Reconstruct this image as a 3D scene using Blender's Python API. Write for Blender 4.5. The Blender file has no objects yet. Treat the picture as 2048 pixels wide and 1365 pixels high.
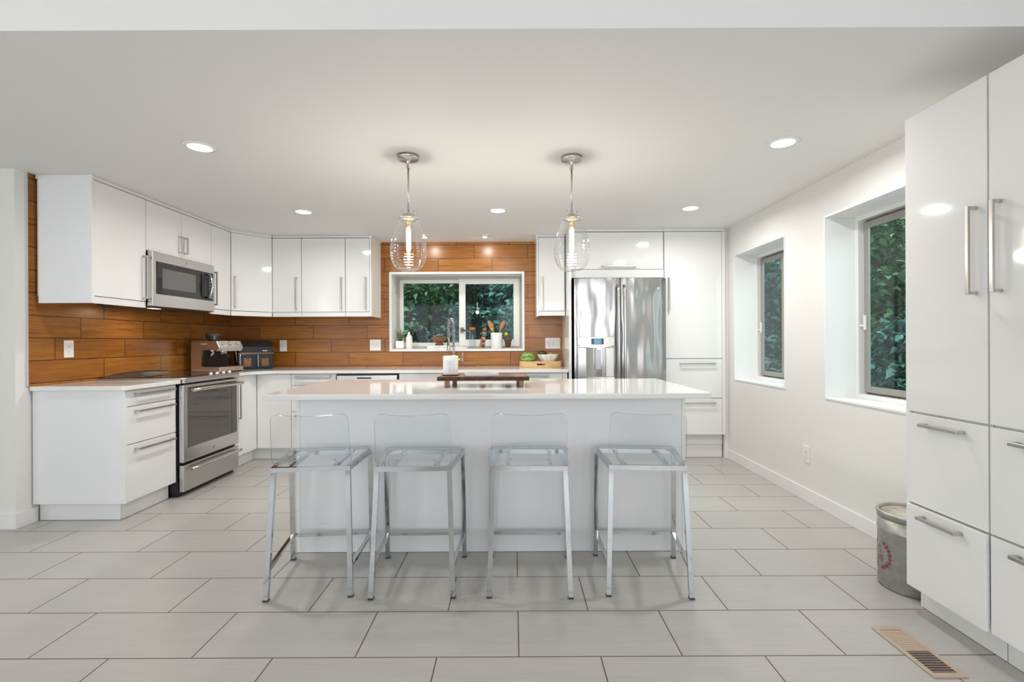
import bpy, bmesh, math, random
from mathutils import Vector, Matrix
import numpy as np

random.seed(7)
C = bpy.context.scene
COL = C.collection
PI = math.pi
R = math.radians

# ------------------------------------------------------------------ camera, world, big lights, exposure
EYE = 1.185
FPX = 972.0
cd = bpy.data.cameras.new('camera'); cam = bpy.data.objects.new('camera', cd); COL.objects.link(cam)
cam.location = (0, 0, EYE)
cam.rotation_euler = (R(90), R(0.25), 0)
cd.sensor_width = 36; cd.lens = 36 * FPX / 2048; cd.shift_x = -0.0015
cd.clip_start = 0.05; cd.clip_end = 200
C.camera = cam

w = bpy.data.worlds.new('sky'); C.world = w; w.use_nodes = True
wn = w.node_tree.nodes['Background']; wn.inputs[0].default_value = (0.90, 0.95, 1.0, 1); wn.inputs[1].default_value = 2.6

C.view_settings.view_transform = 'Standard'; C.view_settings.look = 'None'
C.view_settings.gamma = 1; C.view_settings.use_curve_mapping = False
C.view_settings.exposure = -0.04
cy = C.cycles
cy.use_denoising = True
cy.max_bounces = 12; cy.diffuse_bounces = 5; cy.glossy_bounces = 5; cy.transmission_bounces = 8; cy.transparent_max_bounces = 24
cy.sample_clamp_indirect = 4.0; cy.caustics_reflective = False; cy.caustics_refractive = False

def area(name, loc, rot, sx, sy, power, color=(1, 1, 1), shape='RECTANGLE', parent=None, spread=180):
    l = bpy.data.lights.new(name, 'AREA'); l.shape = shape; l.size = sx; l.size_y = sy
    l.energy = power; l.color = color; l.spread = R(spread)
    o = bpy.data.objects.new(name, l); COL.objects.link(o); o.location = loc; o.rotation_euler = rot
    if parent: adopt(o, parent)
    return o

DAY = (0.96, 0.98, 1.0)
# fill lights added behind the camera, set in unseen glass doors added for them
area('daylight_fill', (-2.6, -3.52, 1.25), (R(90), 0, 0), 2.6, 2.1, 12, DAY)
area('daylight_fill', (0.8, -3.52, 1.25), (R(90), 0, 0), 2.6, 2.1, 36, DAY)
area('daylight_fill', (-4.66, -0.9, 1.25), (R(90), 0, R(-90)), 2.8, 2.1, 30, DAY)
# daylight through the windows of the right wall and above the sink
area('daylight_fill', (2.42, 4.285, 1.4), (R(90), 0, R(90)), 0.8, 1.1, 2.0, DAY)
area('daylight_fill', (2.42, 2.91, 1.4), (R(90), 0, R(90)), 0.8, 1.1, 2.0, DAY)

# ------------------------------------------------------------------ materials
MATS = {}
def mat(name, color=(0.8, 0.8, 0.8), rough=0.5, metal=0.0, spec=0.5, emis=None, estr=0.0, coat=0.0):
    if name in MATS: return MATS[name]
    m = bpy.data.materials.new(name); m.use_nodes = True
    b = m.node_tree.nodes['Principled BSDF']
    b.inputs['Base Color'].default_value = (*color, 1); b.inputs['Roughness'].default_value = rough
    b.inputs['Metallic'].default_value = metal; b.inputs['Specular IOR Level'].default_value = spec
    b.inputs['Coat Weight'].default_value = coat; b.inputs['Coat Roughness'].default_value = 0.03
    if emis:
        b.inputs['Emission Color'].default_value = (*emis, 1); b.inputs['Emission Strength'].default_value = estr
    MATS[name] = m
    return m

class NT:
    """small helper around a node tree"""
    def __init__(s, m): s.t = m.node_tree; s.n = s.t.nodes; s.b = s.n.get('Principled BSDF')
    def add(s, typ, **kw):
        n = s.n.new(typ)
        for k, v in kw.items(): setattr(n, k, v)
        return n
    def link(s, a, b): s.t.links.new(a, b)
    def put(s, sock, v):
        if hasattr(v, 'is_linked'): s.link(v, sock)
        else: sock.default_value = v
    def math(s, op, a, b=0.0, c=None):
        n = s.add('ShaderNodeMath', operation=op); s.put(n.inputs[0], a); s.put(n.inputs[1], b)
        if c is not None: s.put(n.inputs[2], c)
        return n.outputs[0]
    def pos(s):
        g = s.add('ShaderNodeNewGeometry'); x = s.add('ShaderNodeSeparateXYZ'); s.link(g.outputs['Position'], x.inputs[0])
        return x.outputs
    def objpos(s):
        g = s.add('ShaderNodeTexCoord'); return g.outputs['Object']
    def comb(s, a, b, c=0.0):
        n = s.add('ShaderNodeCombineXYZ'); s.put(n.inputs[0], a); s.put(n.inputs[1], b); s.put(n.inputs[2], c); return n.outputs[0]
    def noise(s, vec, scale, detail=3, rough=0.5):
        n = s.add('ShaderNodeTexNoise'); s.link(vec, n.inputs['Vector']); n.inputs['Scale'].default_value = scale
        n.inputs['Detail'].default_value = detail; n.inputs['Roughness'].default_value = rough; return n.outputs[0]
    def ramp(s, fac, stops):
        n = s.add('ShaderNodeValToRGB'); e = n.color_ramp.elements
        while len(e) < len(stops): e.new(0.5)
        for i, (p, c) in enumerate(stops): e[i].position = p; e[i].color = (*c, 1)
        s.put(n.inputs[0], fac); return n.outputs[0]
    def mix(s, fac, a, b, blend='MIX'):
        n = s.add('ShaderNodeMix', data_type='RGBA', blend_type=blend); s.put(n.inputs[0], fac)
        s.put(n.inputs[6], a if hasattr(a, 'is_linked') else (*a, 1)); s.put(n.inputs[7], b if hasattr(b, 'is_linked') else (*b, 1)); return n.outputs[2]
    def bump(s, h, strength=0.2, dist=0.002):
        n = s.add('ShaderNodeBump'); n.inputs['Strength'].default_value = strength; n.inputs['Distance'].default_value = dist
        s.put(n.inputs['Height'], h); s.link(n.outputs[0], s.b.inputs['Normal'])
    def tile(s, u, v, tw, th, shift, joint):
        r = s.math('FLOOR', s.math('DIVIDE', v, th)); fv = s.math('MULTIPLY', s.math('FRACT', s.math('DIVIDE', v, th)), th)
        uu = s.math('ADD', s.math('DIVIDE', u, tw), s.math('MULTIPLY', r, shift))
        c = s.math('FLOOR', uu); fu = s.math('MULTIPLY', s.math('FRACT', uu), tw)
        d = s.math('MINIMUM', s.math('MINIMUM', fu, s.math('SUBTRACT', tw, fu)), s.math('MINIMUM', fv, s.math('SUBTRACT', th, fv)))
        mask = s.math('LESS_THAN', d, joint / 2)
        wn_ = s.add('ShaderNodeTexWhiteNoise'); wn_.noise_dimensions = '2D'; s.link(s.comb(c, r), wn_.inputs['Vector'])
        return mask, wn_.outputs['Value'], d

def paint(name, col, rough=0.6, bump=0.03):
    m = mat(name, col, rough); k = NT(m)
    x = k.pos(); v = k.comb(x[0], x[1], x[2])
    k.link(k.mix(k.noise(v, 1.3, 2), tuple(c * 0.985 for c in col), col), k.b.inputs['Base Color'])
    k.bump(k.noise(v, 160, 2), bump, 0.001)
    return m

M_WALL = paint('wall_paint', (0.80, 0.79, 0.765))
M_CEIL = paint('ceiling_paint', (0.82, 0.81, 0.795), 0.7)
M_TRIM = mat('trim_paint', (0.84, 0.84, 0.83), 0.3)
M_CAB = mat('gloss_white', (0.83, 0.83, 0.82), 0.07, 0, 0.5)
M_CARC = mat('white_melamine', (0.80, 0.80, 0.79), 0.3)
M_EDGE = mat('white_side_gloss', (0.80, 0.81, 0.82), 0.12)
M_BLACK = mat('black_plastic', (0.012, 0.012, 0.013), 0.35)
M_BGLOSS = mat('black_glass', (0.010, 0.010, 0.011), 0.04, 0, 0.6)
M_PLATE = mat('white_plastic', (0.84, 0.83, 0.80), 0.3)
M_SLOT = mat('outlet_slot_grey', (0.22, 0.21, 0.20), 0.5)
M_CHROME = mat('chrome', (0.53, 0.545, 0.555), 0.07, 1)
M_NICKEL = mat('brushed_nickel', (0.56, 0.54, 0.51), 0.28, 1)
M_WHITEC = mat('white_ceramic', (0.86, 0.85, 0.83), 0.15)
M_RUBBER = mat('rubber', (0.05, 0.05, 0.05), 0.7)

def brushed(name, col, rough, warp=0.0, axis=2):
    m = mat(name, col, rough, 1); k = NT(m)
    x = k.pos()
    st = k.comb(k.math('MULTIPLY', x[0], 220 if axis == 2 else 6), k.math('MULTIPLY', x[1], 220 if axis == 2 else 6), k.math('MULTIPLY', x[2], 3 if axis == 2 else 240))
    n = k.noise(st, 1.0, 2)
    k.link(k.math('ADD', k.math('MULTIPLY', n, 0.10), rough - 0.05), k.b.inputs['Roughness'])
    if warp:
        wv = k.comb(x[0], 0.0, k.math('MULTIPLY', x[2], 0.30))
        k.bump(k.noise(wv, 6.5, 1), warp, 0.035)
    return m
M_STEEL = brushed('stainless_steel', (0.60, 0.585, 0.565), 0.24)
M_FRIDGE = brushed('fridge_steel', (0.43, 0.427, 0.42), 0.18, 0.65)
M_HANDLE = mat('satin_steel', (0.55, 0.54, 0.52), 0.26, 1)

# floor tiles
m = mat('floor_tile', (0.4, 0.4, 0.4), 0.33); k = NT(m); x = k.pos()
mask, rnd, d = k.tile(k.math('SUBTRACT', x[0], 0.0145 - 6.144), k.math('SUBTRACT', x[1], 1.822 - 6.174), 0.6144, 0.3087, 0.5, 0.0052)
streak = k.noise(k.comb(k.math('MULTIPLY', x[0], 5), k.math('MULTIPLY', x[1], 60), rnd), 1.0, 4, 0.6)
cloud = k.noise(k.comb(x[0], x[1], k.math('MULTIPLY', rnd, 9)), 2.2, 4)
base = k.ramp(k.math('ADD', k.math('MULTIPLY', streak, 0.55), k.math('MULTIPLY', cloud, 0.45)), [(0.30, (0.435, 0.420, 0.397)), (0.70, (0.505, 0.490, 0.467))])
base = k.mix(k.math('MULTIPLY', rnd, 0.10), base, (0.39, 0.375, 0.35))
k.link(k.mix(mask, base, (0.125, 0.095, 0.075)), k.b.inputs['Base Color'])
k.link(k.math('ADD', k.math('MULTIPLY', mask, 0.4), k.math('ADD', 0.24, k.math('MULTIPLY', streak, 0.18))), k.b.inputs['Roughness'])
k.bump(k.math('SUBTRACT', k.math('MULTIPLY', streak, 0.15), mask), 0.35, 0.002)
M_FLOOR = m

def woodtile(name, ui, u0, shift):
    m = mat(name, (0.4, 0.17, 0.05), 0.25); k = NT(m); x = k.pos()
    mask, rnd, d = k.tile(k.math('SUBTRACT', x[ui], u0 - 6.03), k.math('SUBTRACT', x[2], 0.918 - 3.0), 0.603, 0.150, shift, 0.0055)
    gx = k.math('ADD', k.math('MULTIPLY', x[ui], 2.6), k.math('MULTIPLY', rnd, 40)); gz = k.math('MULTIPLY', x[2], 46)
    warp = k.noise(k.comb(gx, k.math('MULTIPLY', x[2], 6), rnd), 1.6, 2)
    grain = k.noise(k.comb(gx, k.math('ADD', gz, k.math('MULTIPLY', warp, 1.1)), rnd), 1.0, 5, 0.62)
    fine = k.noise(k.comb(k.math('MULTIPLY', x[ui], 14), k.math('MULTIPLY', x[2], 260), rnd), 1.0, 2)
    g = k.math('ADD', k.math('MULTIPLY', grain, 0.8), k.math('MULTIPLY', fine, 0.2))
    c = k.ramp(g, [(0.26, (0.165, 0.057, 0.010)), (0.5, (0.410, 0.158, 0.024)), (0.74, (0.58, 0.260, 0.046))])
    blot = k.noise(k.comb(k.math('MULTIPLY', gx, 0.9), k.math('MULTIPLY', x[2], 9), k.math('MULTIPLY', rnd, 7)), 1.4, 3)
    c = k.mix(k.math('MULTIPLY', k.math('SUBTRACT', 1.0, blot), 0.5), c, (0.150, 0.052, 0.010))
    c = k.mix(k.math('MULTIPLY', rnd, 0.50), c, (0.23, 0.075, 0.013))
    k.link(k.mix(mask, c, (0.025, 0.010, 0.005)), k.b.inputs['Base Color'])
    k.link(k.math('ADD', 0.20, k.math('MULTIPLY', grain, 0.2)), k.b.inputs['Roughness'])
    k.bump(k.math('SUBTRACT', k.math('MULTIPLY', g, 0.2), mask), 0.25, 0.002)
    return m
M_WOODB = woodtile('wood_look_tile_back', 0, -0.8415, 1 / 3)
M_WOODL = woodtile('wood_look_tile_side', 1, 3.36, -1 / 3)

m = mat('quartz', (0.84, 0.83, 0.82), 0.06); k = NT(m); x = k.pos(); v = k.comb(x[0], x[1], x[2])
k.link(k.mix(k.math('MULTIPLY', k.noise(v, 420, 1), 0.5), (0.84, 0.83, 0.82), (0.72, 0.71, 0.70)), k.b.inputs['Base Color'])
M_QUARTZ = m

def woodm(name, dark, light, sx=3, sy=40, sz=40, rough=0.45):
    m = mat(name, light, rough); k = NT(m)
    sp = k.add('ShaderNodeSeparateXYZ'); k.link(k.objpos(), sp.inputs[0]); x = sp.outputs
    g = k.noise(k.comb(k.math('MULTIPLY', x[0], sx), k.math('MULTIPLY', x[1], sy), k.math('MULTIPLY', x[2], sz)), 1, 4, 0.6)
    k.link(k.ramp(g, [(0.3, dark), (0.7, light)]), k.b.inputs['Base Color']); return m
M_BOARD = woodm('walnut_top', (0.16, 0.06, 0.03), (0.34, 0.15, 0.08), 4, 40, 40, 0.3)
M_BARK = woodm('dark_bark', (0.018, 0.010, 0.006), (0.085, 0.045, 0.025), 45, 30, 70, 0.8)
M_PALEWOOD = woodm('pale_wood', (0.60, 0.38, 0.16), (0.76, 0.54, 0.27), 6, 6, 50, 0.4)
M_SPOON = woodm('spoon_wood', (0.34, 0.13, 0.04), (0.58, 0.28, 0.10), 30, 30, 6, 0.5)
M_BOWLWOOD = woodm('bowl_wood', (0.15, 0.045, 0.012), (0.33, 0.12, 0.035), 8, 8, 40, 0.35)

def clear(name, tint, gl_lo, gl_hi, rough=0.02, power=3.0, blend=None):
    """thin clear sheet: see-through, with a reflection that grows at grazing angles"""
    m = bpy.data.materials.new(name); m.use_nodes = True; k = NT(m); k.n.remove(k.b)
    out = k.n['Material Output']
    tr = k.add('ShaderNodeBsdfTransparent'); tr.inputs[0].default_value = (*tint, 1)
    gl = k.add('ShaderNodeBsdfGlossy'); gl.inputs['Roughness'].default_value = rough; gl.inputs[0].default_value = (0.95, 0.97, 0.98, 1)
    lw = k.add('ShaderNodeLayerWeight'); lw.inputs[0].default_value = 0.5
    f = k.math('ADD', gl_lo, k.math('MULTIPLY', k.math('POWER', lw.outputs['Facing'], power), gl_hi))
    mx = k.add('ShaderNodeMixShader'); k.link(f, mx.inputs[0]); k.link(tr.outputs[0], mx.inputs[1]); k.link(gl.outputs[0], mx.inputs[2])
    k.link(mx.outputs[0], out.inputs[0]); return m
M_PANE = clear('window_glass', (0.84, 0.95, 0.94), 0.012, 0.45)
M_CLEARPANE = clear('door_glass_clear', (0.95, 0.96, 0.96), 0.02, 0.5)
M_ACRYL = clear('clear_acrylic', (0.975, 0.98, 0.985), 0.018, 0.30, 0.03)
M_ACEDGE = clear('acrylic_edge', (0.66, 0.69, 0.71), 0.16, 0.5, 0.1)
M_GLOBE = clear('blown_glass', (0.975, 0.975, 0.972), 0.03, 0.75, 0.01, 1.8)
M_JARGL = clear('jar_glass', (0.90, 0.93, 0.93), 0.05, 0.6, 0.02, 2.0)

def emit(name, col, s):
    return mat(name, (0.8, 0.8, 0.8), 0.4, 0, 0.3, col, s)
M_LENS = emit('lamp_lens', (1.0, 0.96, 0.90), 9.0)
M_BULB = emit('bulb_glow', (1.0, 0.93, 0.82), 14.0)
M_LCD = mat('blue_display', (0.02, 0.05, 0.07), 0.25, 0, 0.3, (0.22, 0.47, 0.60), 0.75)

# ------------------------------------------------------------------ mesh helpers
class MB:
    def __init__(s, M=None): s.bm = bmesh.new(); s.M = M or Matrix()
    def _new(s, verts, faces, mi=0, smooth=False, M=None):
        M = s.M @ M if M is not None else s.M
        vs = [s.bm.verts.new(M @ Vector(v)) for v in verts]; out = []
        for f in faces:
            try: fc = s.bm.faces.new([vs[i] for i in f]); fc.material_index = mi; fc.smooth = smooth; out.append(fc)
            except ValueError: pass
        return vs, out
    def box(s, x0, x1, y0, y1, z0, z1, bev=0.0, mi=0, M=None, seg=2):
        if x0 > x1: x0, x1 = x1, x0
        if y0 > y1: y0, y1 = y1, y0
        v = [(x0, y0, z0), (x1, y0, z0), (x1, y1, z0), (x0, y1, z0), (x0, y0, z1), (x1, y0, z1), (x1, y1, z1), (x0, y1, z1)]
        vs, fs = s._new(v, [(3, 2, 1, 0), (4, 5, 6, 7), (0, 1, 5, 4), (1, 2, 6, 5), (2, 3, 7, 6), (3, 0, 4, 7)], mi, False, M)
        if bev > 0:
            es = list({e for f in fs for e in f.edges})
            bmesh.ops.bevel(s.bm, geom=es, offset=bev, segments=seg, affect='EDGES', profile=0.5, material=-1)
        return s
    def cyl(s, p0, p1, r0, r1=None, n=20, mi=0, caps=True, smooth=True):
        r1 = r0 if r1 is None else r1
        return s.tube([p0, p1], [r0, r1], n, mi, caps, smooth)
    def tube(s, pts, r, n=10, mi=0, caps=True, smooth=True, square=False):
        P = [Vector(p) for p in pts]; k = len(P)
        rr = r if isinstance(r, (list, tuple)) else [r] * k
        T = []
        for i in range(k):
            a = P[min(i + 1, k - 1)] - P[max(i - 1, 0)]; T.append(a.normalized())
        ref = Vector((0, 0, 1)) if abs(T[0].z) < 0.9 else Vector((1, 0, 0))
        N = (ref - T[0] * ref.dot(T[0])).normalized(); vs = []
        if square: n = 4
        for i in range(k):
            N = (N - T[i] * N.dot(T[i])).normalized(); B = T[i].cross(N)
            for j in range(n):
                a = 2 * PI * j / n + (PI / 4 if square else 0); q = 1.41421 if square else 1
                vs.append(tuple(P[i] + (N * math.cos(a) + B * math.sin(a)) * rr[i] * q))
        fs = [(i * n + j, i * n + (j + 1) % n, (i + 1) * n + (j + 1) % n, (i + 1) * n + j) for i in range(k - 1) for j in range(n)]
        V, F = s._new(vs, fs, mi, smooth and not square)
        if caps:
            for ring in (V[:n][::-1], V[-n:]):
                try: f = s.bm.faces.new(ring); f.material_index = mi
                except ValueError: pass
        return s
    def lathe(s, prof, c=(0, 0, 0), n=32, mi=0, smooth=True, sx=1.0, sy=1.0, M=None):
        vs = []; rings = []
        for (r, z) in prof:
            if r < 1e-6: rings.append([len(vs)]); vs.append((c[0], c[1], c[2] + z))
            else:
                rings.append(list(range(len(vs), len(vs) + n)))
                for j in range(n):
                    a = 2 * PI * j / n; vs.append((c[0] + r * sx * math.cos(a), c[1] + r * sy * math.sin(a), c[2] + z))
        fs = []
        for a, b in zip(rings, rings[1:]):
            for j in range(n):
                j2 = (j + 1) % n
                if len(a) == 1 and len(b) == 1: continue
                if len(a) == 1: fs.append((a[0], b[j2], b[j]))
                elif len(b) == 1: fs.append((a[j], a[j2], b[0]))
                else: fs.append((a[j], a[j2], b[j2], b[j]))
        s._new(vs, fs, mi, smooth, M); return s
    def prism(s, poly, z0, z1, mi=0, bev=0.0, M=None, smooth=False):
        n = len(poly)
        vs = [(p[0], p[1], z0) for p in poly] + [(p[0], p[1], z1) for p in poly]
        fs = [tuple(range(n))[::-1], tuple(range(n, 2 * n))] + [(i, (i + 1) % n, n + (i + 1) % n, n + i) for i in range(n)]
        V, F = s._new(vs, fs, mi, False, M)
        if smooth:
            for f in F[2:]: f.smooth = True
            s.bm.normal_update()
            for f in F:
                for e in f.edges:
                    if len(e.link_faces) == 2 and e.calc_face_angle(0) > R(28): e.smooth = False
        if bev:
            es = [e for f in F[:2] for e in f.edges]
            bmesh.ops.bevel(s.bm, geom=list(set(es)), offset=bev, segments=2, affect='EDGES', profile=0.5, material=-1)
        return s
    def ball(s, c, r, n=20, mi=0, sx=1, sy=1, sz=1, M=None):
        prof = [(r * math.sin(PI * i / 12), -r * sz * math.cos(PI * i / 12)) for i in range(13)]
        prof[0] = (0, -r * sz); prof[-1] = (0, r * sz)
        return s.lathe(prof, c, n, mi, True, sx, sy, M)
    def build(s, name, mats, parent=None, fix=True):
        if fix: bmesh.ops.recalc_face_normals(s.bm, faces=s.bm.faces)
        me = bpy.data.meshes.new(name); s.bm.to_mesh(me); s.bm.free()
        for mm in (mats if isinstance(mats, (list, tuple)) else [mats]): me.materials.append(mm)
        o = bpy.data.objects.new(name, me); COL.objects.link(o)
        if parent: adopt(o, parent)
        return o

def wm(o):
    m = Matrix.Translation(o.location) @ o.rotation_euler.to_matrix().to_4x4()
    return (wm(o.parent) @ o.matrix_parent_inverse @ m) if o.parent else m
def adopt(o, p):
    o.parent = p; o.matrix_parent_inverse = wm(p).inverted()
def tag(o, label, cat, group=None):
    o['label'] = label; o['category'] = cat
    if group: o['group'] = group
    return o
def thing(name, label, cat, loc=(0, 0, 0), group=None):
    o = bpy.data.objects.new(name, None); COL.objects.link(o); o.location = loc; o.empty_display_size = 0.05
    return tag(o, label, cat, group)
def struct(name, mb, mats, parent=None):
    o = mb.build(name, mats, parent)
    if not parent: o['kind'] = 'structure'
    return o
def frame(ox, oy, U, oz=0.0):
    """local x = to the right along the front, y = into the unit, z = up"""
    U = Vector((U[0], U[1], 0)).normalized(); V = Vector((-U.y, U.x, 0))
    return Matrix(((U.x, V.x, 0, ox), (U.y, V.y, 0, oy), (0, 0, 1, oz), (0, 0, 0, 1)))

# ------------------------------------------------------------------ room shell
ZC = 2.30          # kitchen ceiling
XL, XR, YB = -3.17, 2.15, 5.46
YH = 1.734         # where the low kitchen ceiling starts
ZF = 2.72          # ceiling of the room behind the camera
struct('floor', MB().box(-4.7, 2.50, -3.7, 5.85, -0.12, 0.0), M_FLOOR)
struct('ceiling', MB().box(-4.7, 2.50, YH, 5.85, ZC, ZF + 0.1), M_CEIL)
struct('ceiling_front', MB().box(-4.7, 2.50, -3.7, YH, ZF, ZF + 0.1), M_CEIL)
# back wall around the window above the sink
BX0, BX1, BZ0, BZ1 = -1.393, 0.124, 1.073, 1.966
def holed_wall(mb, x0, x1, z0, z1, holes, y0, y1, swap=False):
    def bx(a, b, c, d):
        if swap: mb.box(y0, y1, a, b, c, d)
        else: mb.box(a, b, y0, y1, c, d)
    holes = sorted(holes); cur = x0
    for (a, b, c, d) in holes:
        if a > cur: bx(cur, a, z0, z1)
        bx(a, b, z0, c); bx(a, b, d, z1); cur = b
    bx(cur, x1, z0, z1)
    return mb
struct('wall_back', holed_wall(MB(), -3.18, XR, 0, ZC, [(BX0, BX1, BZ0, BZ1)], YB + 0.01, 5.80), M_WALL)
struct('wall_back_tile', holed_wall(MB(), XL, 0.60, 0.86, ZC, [(BX0, BX1, BZ0, BZ1)], YB, YB + 0.01), M_WOODB)
struct('wall_left', MB().box(-4.7, XL - 0.01, 3.10, 5.80, 0, ZC), M_WALL)
struct('wall_left_tile', MB().box(XL - 0.01, XL, 3.175, YB, 0.9005, ZC), M_WOODL)
struct('trim_1', MB().box(XL - 0.010, XL + 0.001, 3.166, 3.175, 0.90, ZC), mat('tile_edge_trim', (0.60, 0.60, 0.61), 0.4))
W1 = (3.84, 4.73, 0.795, 2.015); W2 = (2.465, 3.355, 0.775, 2.035)
struct('wall_right', holed_wall(MB(), -3.7, 5.80, 0, ZF, [W2, W1], XR, XR + 0.26, True), M_WALL)
GD = [(-3.95, -1.25, 0.1, 2.35), (-0.45, 2.25 - 0.2, 0.1, 2.35)]  # rear glass door openings, unseen, added to carry the fill lights
struct('wall_rear', holed_wall(MB(), -4.7, XR, 0, ZF, GD, -3.7, -3.56), paint('rear_wall_paint', (0.70, 0.69, 0.67)))
GL = (-2.35, 0.55, 0.1, 2.35)  # unseen glass door opening, added to light the right wall and pantry fronts
struct('wall_front_left', holed_wall(MB(), -3.7, 3.10, 0, ZF, [GL], -4.8, -4.7, True), M_WALL)
struct('baseboard_right', MB().box(XR - 0.013, XR, 2.15, 4.92, 0, 0.095, 0.003), M_TRIM)
mb = MB().prism([(-4.7, 3.088), (XL + 0.002, 3.088), (XL + 0.002, 3.235), (XL - 0.01, 3.235), (XL - 0.01, 3.10), (-4.7, 3.10)], 0, 0.10, 0, 0.002)
struct('baseboard_left', mb, M_TRIM)

# window above the sink
def ring(mb, x0, x1, z0, z1, t, y0, y1, bev=0.0, tb=None):
    tb = t if tb is None else tb
    mb.box(x0, x0 + t, y0, y1, z0, z1, bev); mb.box(x1 - t, x1, y0, y1, z0, z1, bev)
    mb.box(x0 + t, x1 - t, y0, y1, z0, z0 + tb, bev); mb.box(x0 + t, x1 - t, y0, y1, z1 - t, z1, bev)
    return mb
M_VINYL = mat('white_vinyl', (0.82, 0.82, 0.80), 0.35)
M_ALU = mat('grey_aluminium', (0.36, 0.34, 0.32), 0.45, 0.6)
win = bpy.data.objects.new('window_1', None); COL.objects.link(win); win.location = (-0.63, 5.7, BZ0); win['kind'] = 'structure'
ring(MB(), BX0, BX1, BZ0, BZ1, 0.026, YB - 0.012, 5.80, 0.002).build('window_casing', M_TRIM, win)
wx0, wx1, wz0, wz1 = BX0 + 0.026, BX1 - 0.026, BZ0 + 0.026, BZ1 - 0.026
ring(MB(), wx0, wx1, wz0, wz1, 0.028, 5.67, 5.78).build('window_frame', mat('window_track', (0.42, 0.40, 0.36), 0.5), win)
mid = -0.60
s1 = ring(MB(), wx0 + 0.028, mid + 0.02, wz0 + 0.02, wz1 - 0.028, 0.045, 5.715, 5.745, 0.002, 0.05).build('sash', M_VINYL, win)
MB().box(wx0 + 0.073, mid - 0.025, 5.728, 5.732, wz0 + 0.07, wz1 - 0.073).build('pane', M_PANE, s1)
s2 = ring(MB(), mid - 0.035, wx1 - 0.022, wz0 + 0.02, wz1 - 0.012, 0.075, 5.678, 5.712, 0.002, 0.085).build('sash', M_VINYL, win)
MB().box(mid + 0.04, wx1 - 0.097, 5.693, 5.697, wz0 + 0.105, wz1 - 0.087).build('pane', M_PANE, s2)
h = MB(); h.box(mid - 0.018, mid + 0.018, 5.655, 5.677, 1.285, 1.345, 0.004); h.cyl((mid, 5.655, 1.318), (mid + 0.03, 5.63, 1.31), 0.009); h.tube([(mid + 0.03, 5.63, 1.312), (mid + 0.10, 5.625, 1.288), (mid + 0.125, 5.625, 1.276)], [0.009, 0.007, 0.008])
h.build('latch', mat('bronze', (0.20, 0.16, 0.13), 0.35, 0.8), s2)

def side_window(name, W, lab):
    y0, y1, z0, z1 = W
    o = bpy.data.objects.new(name, None); COL.objects.link(o); o.location = (2.38, (y0 + y1) / 2, z0); o['kind'] = 'structure'
    M = frame(0, 0, (0, -1))  # local x=-Y, y=+X
    a, b = -y1, -y0
    ring(MB(M), a, b, z0, z1, 0.012, XR - 0.006, XR + 0.235, 0.001).build('window_casing', M_TRIM, o)
    ring(MB(M), a + 0.012, b - 0.012, z0 + 0.012, z1 - 0.012, 0.030, 2.350, 2.41, 0.002).build('window_frame', M_TRIM, o)
    t = MB(M); ring(t, a + 0.047, b - 0.047, z0 + 0.047, z1 - 0.047, 0.020, 2.395, 2.408); t.build('window_track', mat('dark_track', (0.16, 0.15, 0.14), 0.5, 0.3), o)
    c = (a + b) / 2
    for (q0, q1, yy) in ((a + 0.063, c + 0.02, 2.376), (c - 0.02, b - 0.063, 2.392)):
        s = ring(MB(M), q0, q1, z0 + 0.055, z1 - 0.06, 0.040, yy, yy + 0.014, 0.001).build('sash', mat('almond_aluminium', (0.36, 0.345, 0.32), 0.4, 0.4), o)
        MB(M).box(q0 + 0.040, q1 - 0.040, yy + 0.005, yy + 0.008, z0 + 0.095, z1 - 0.100).build('pane', M_PANE, s)
    l = MB(M); zz = z0 + 0.40 * (z1 - z0)
    l.box(a + 0.040, a + 0.085, 2.360, 2.376, zz - 0.006, zz + 0.006, 0.001); l.box(a + 0.078, a + 0.088, 2.358, 2.376, zz - 0.03, zz + 0.07, 0.002)
    l.build('latch', M_PLATE, o)
side_window('window_2', W1, ''); side_window('window_3', W2, '')
for i, g in enumerate(GD):  # unseen glass doors added around the rear fill lights
    o = bpy.data.objects.new('window_%d' % (4 + i), None); COL.objects.link(o); o.location = ((g[0] + g[1]) / 2, -3.6, 0); o['kind'] = 'structure'
    f = ring(MB(), g[0], g[1], g[2], g[3], 0.06, -3.68, -3.58); c = (g[0] + g[1]) / 2; f.box(c - 0.04, c + 0.04, -3.68, -3.58, g[2] + 0.06, g[3] - 0.06); f.build('window_frame', M_VINYL, o)
    MB().box(g[0] + 0.06, g[1] - 0.06, -3.635, -3.63, g[2] + 0.06, g[3] - 0.06).build('pane', M_CLEARPANE, o)
o = bpy.data.objects.new('window_6', None); COL.objects.link(o); o.location = (-4.75, -0.9, 0); o['kind'] = 'structure'  # unseen glass door added around the left fill light
f = ring(MB(frame(0, 0, (0, 1))), GL[0], GL[1], GL[2], GL[3], 0.06, 4.71, 4.79); f.box(-0.94, -0.86, 4.71, 4.79, 0.16, 2.29); f.build('window_frame', M_VINYL, o)
MB(frame(0, 0, (0, 1))).box(GL[0] + 0.06, GL[1] - 0.06, 4.75, 4.755, 0.16, 2.29).build('pane', M_CLEARPANE, o)

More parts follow.
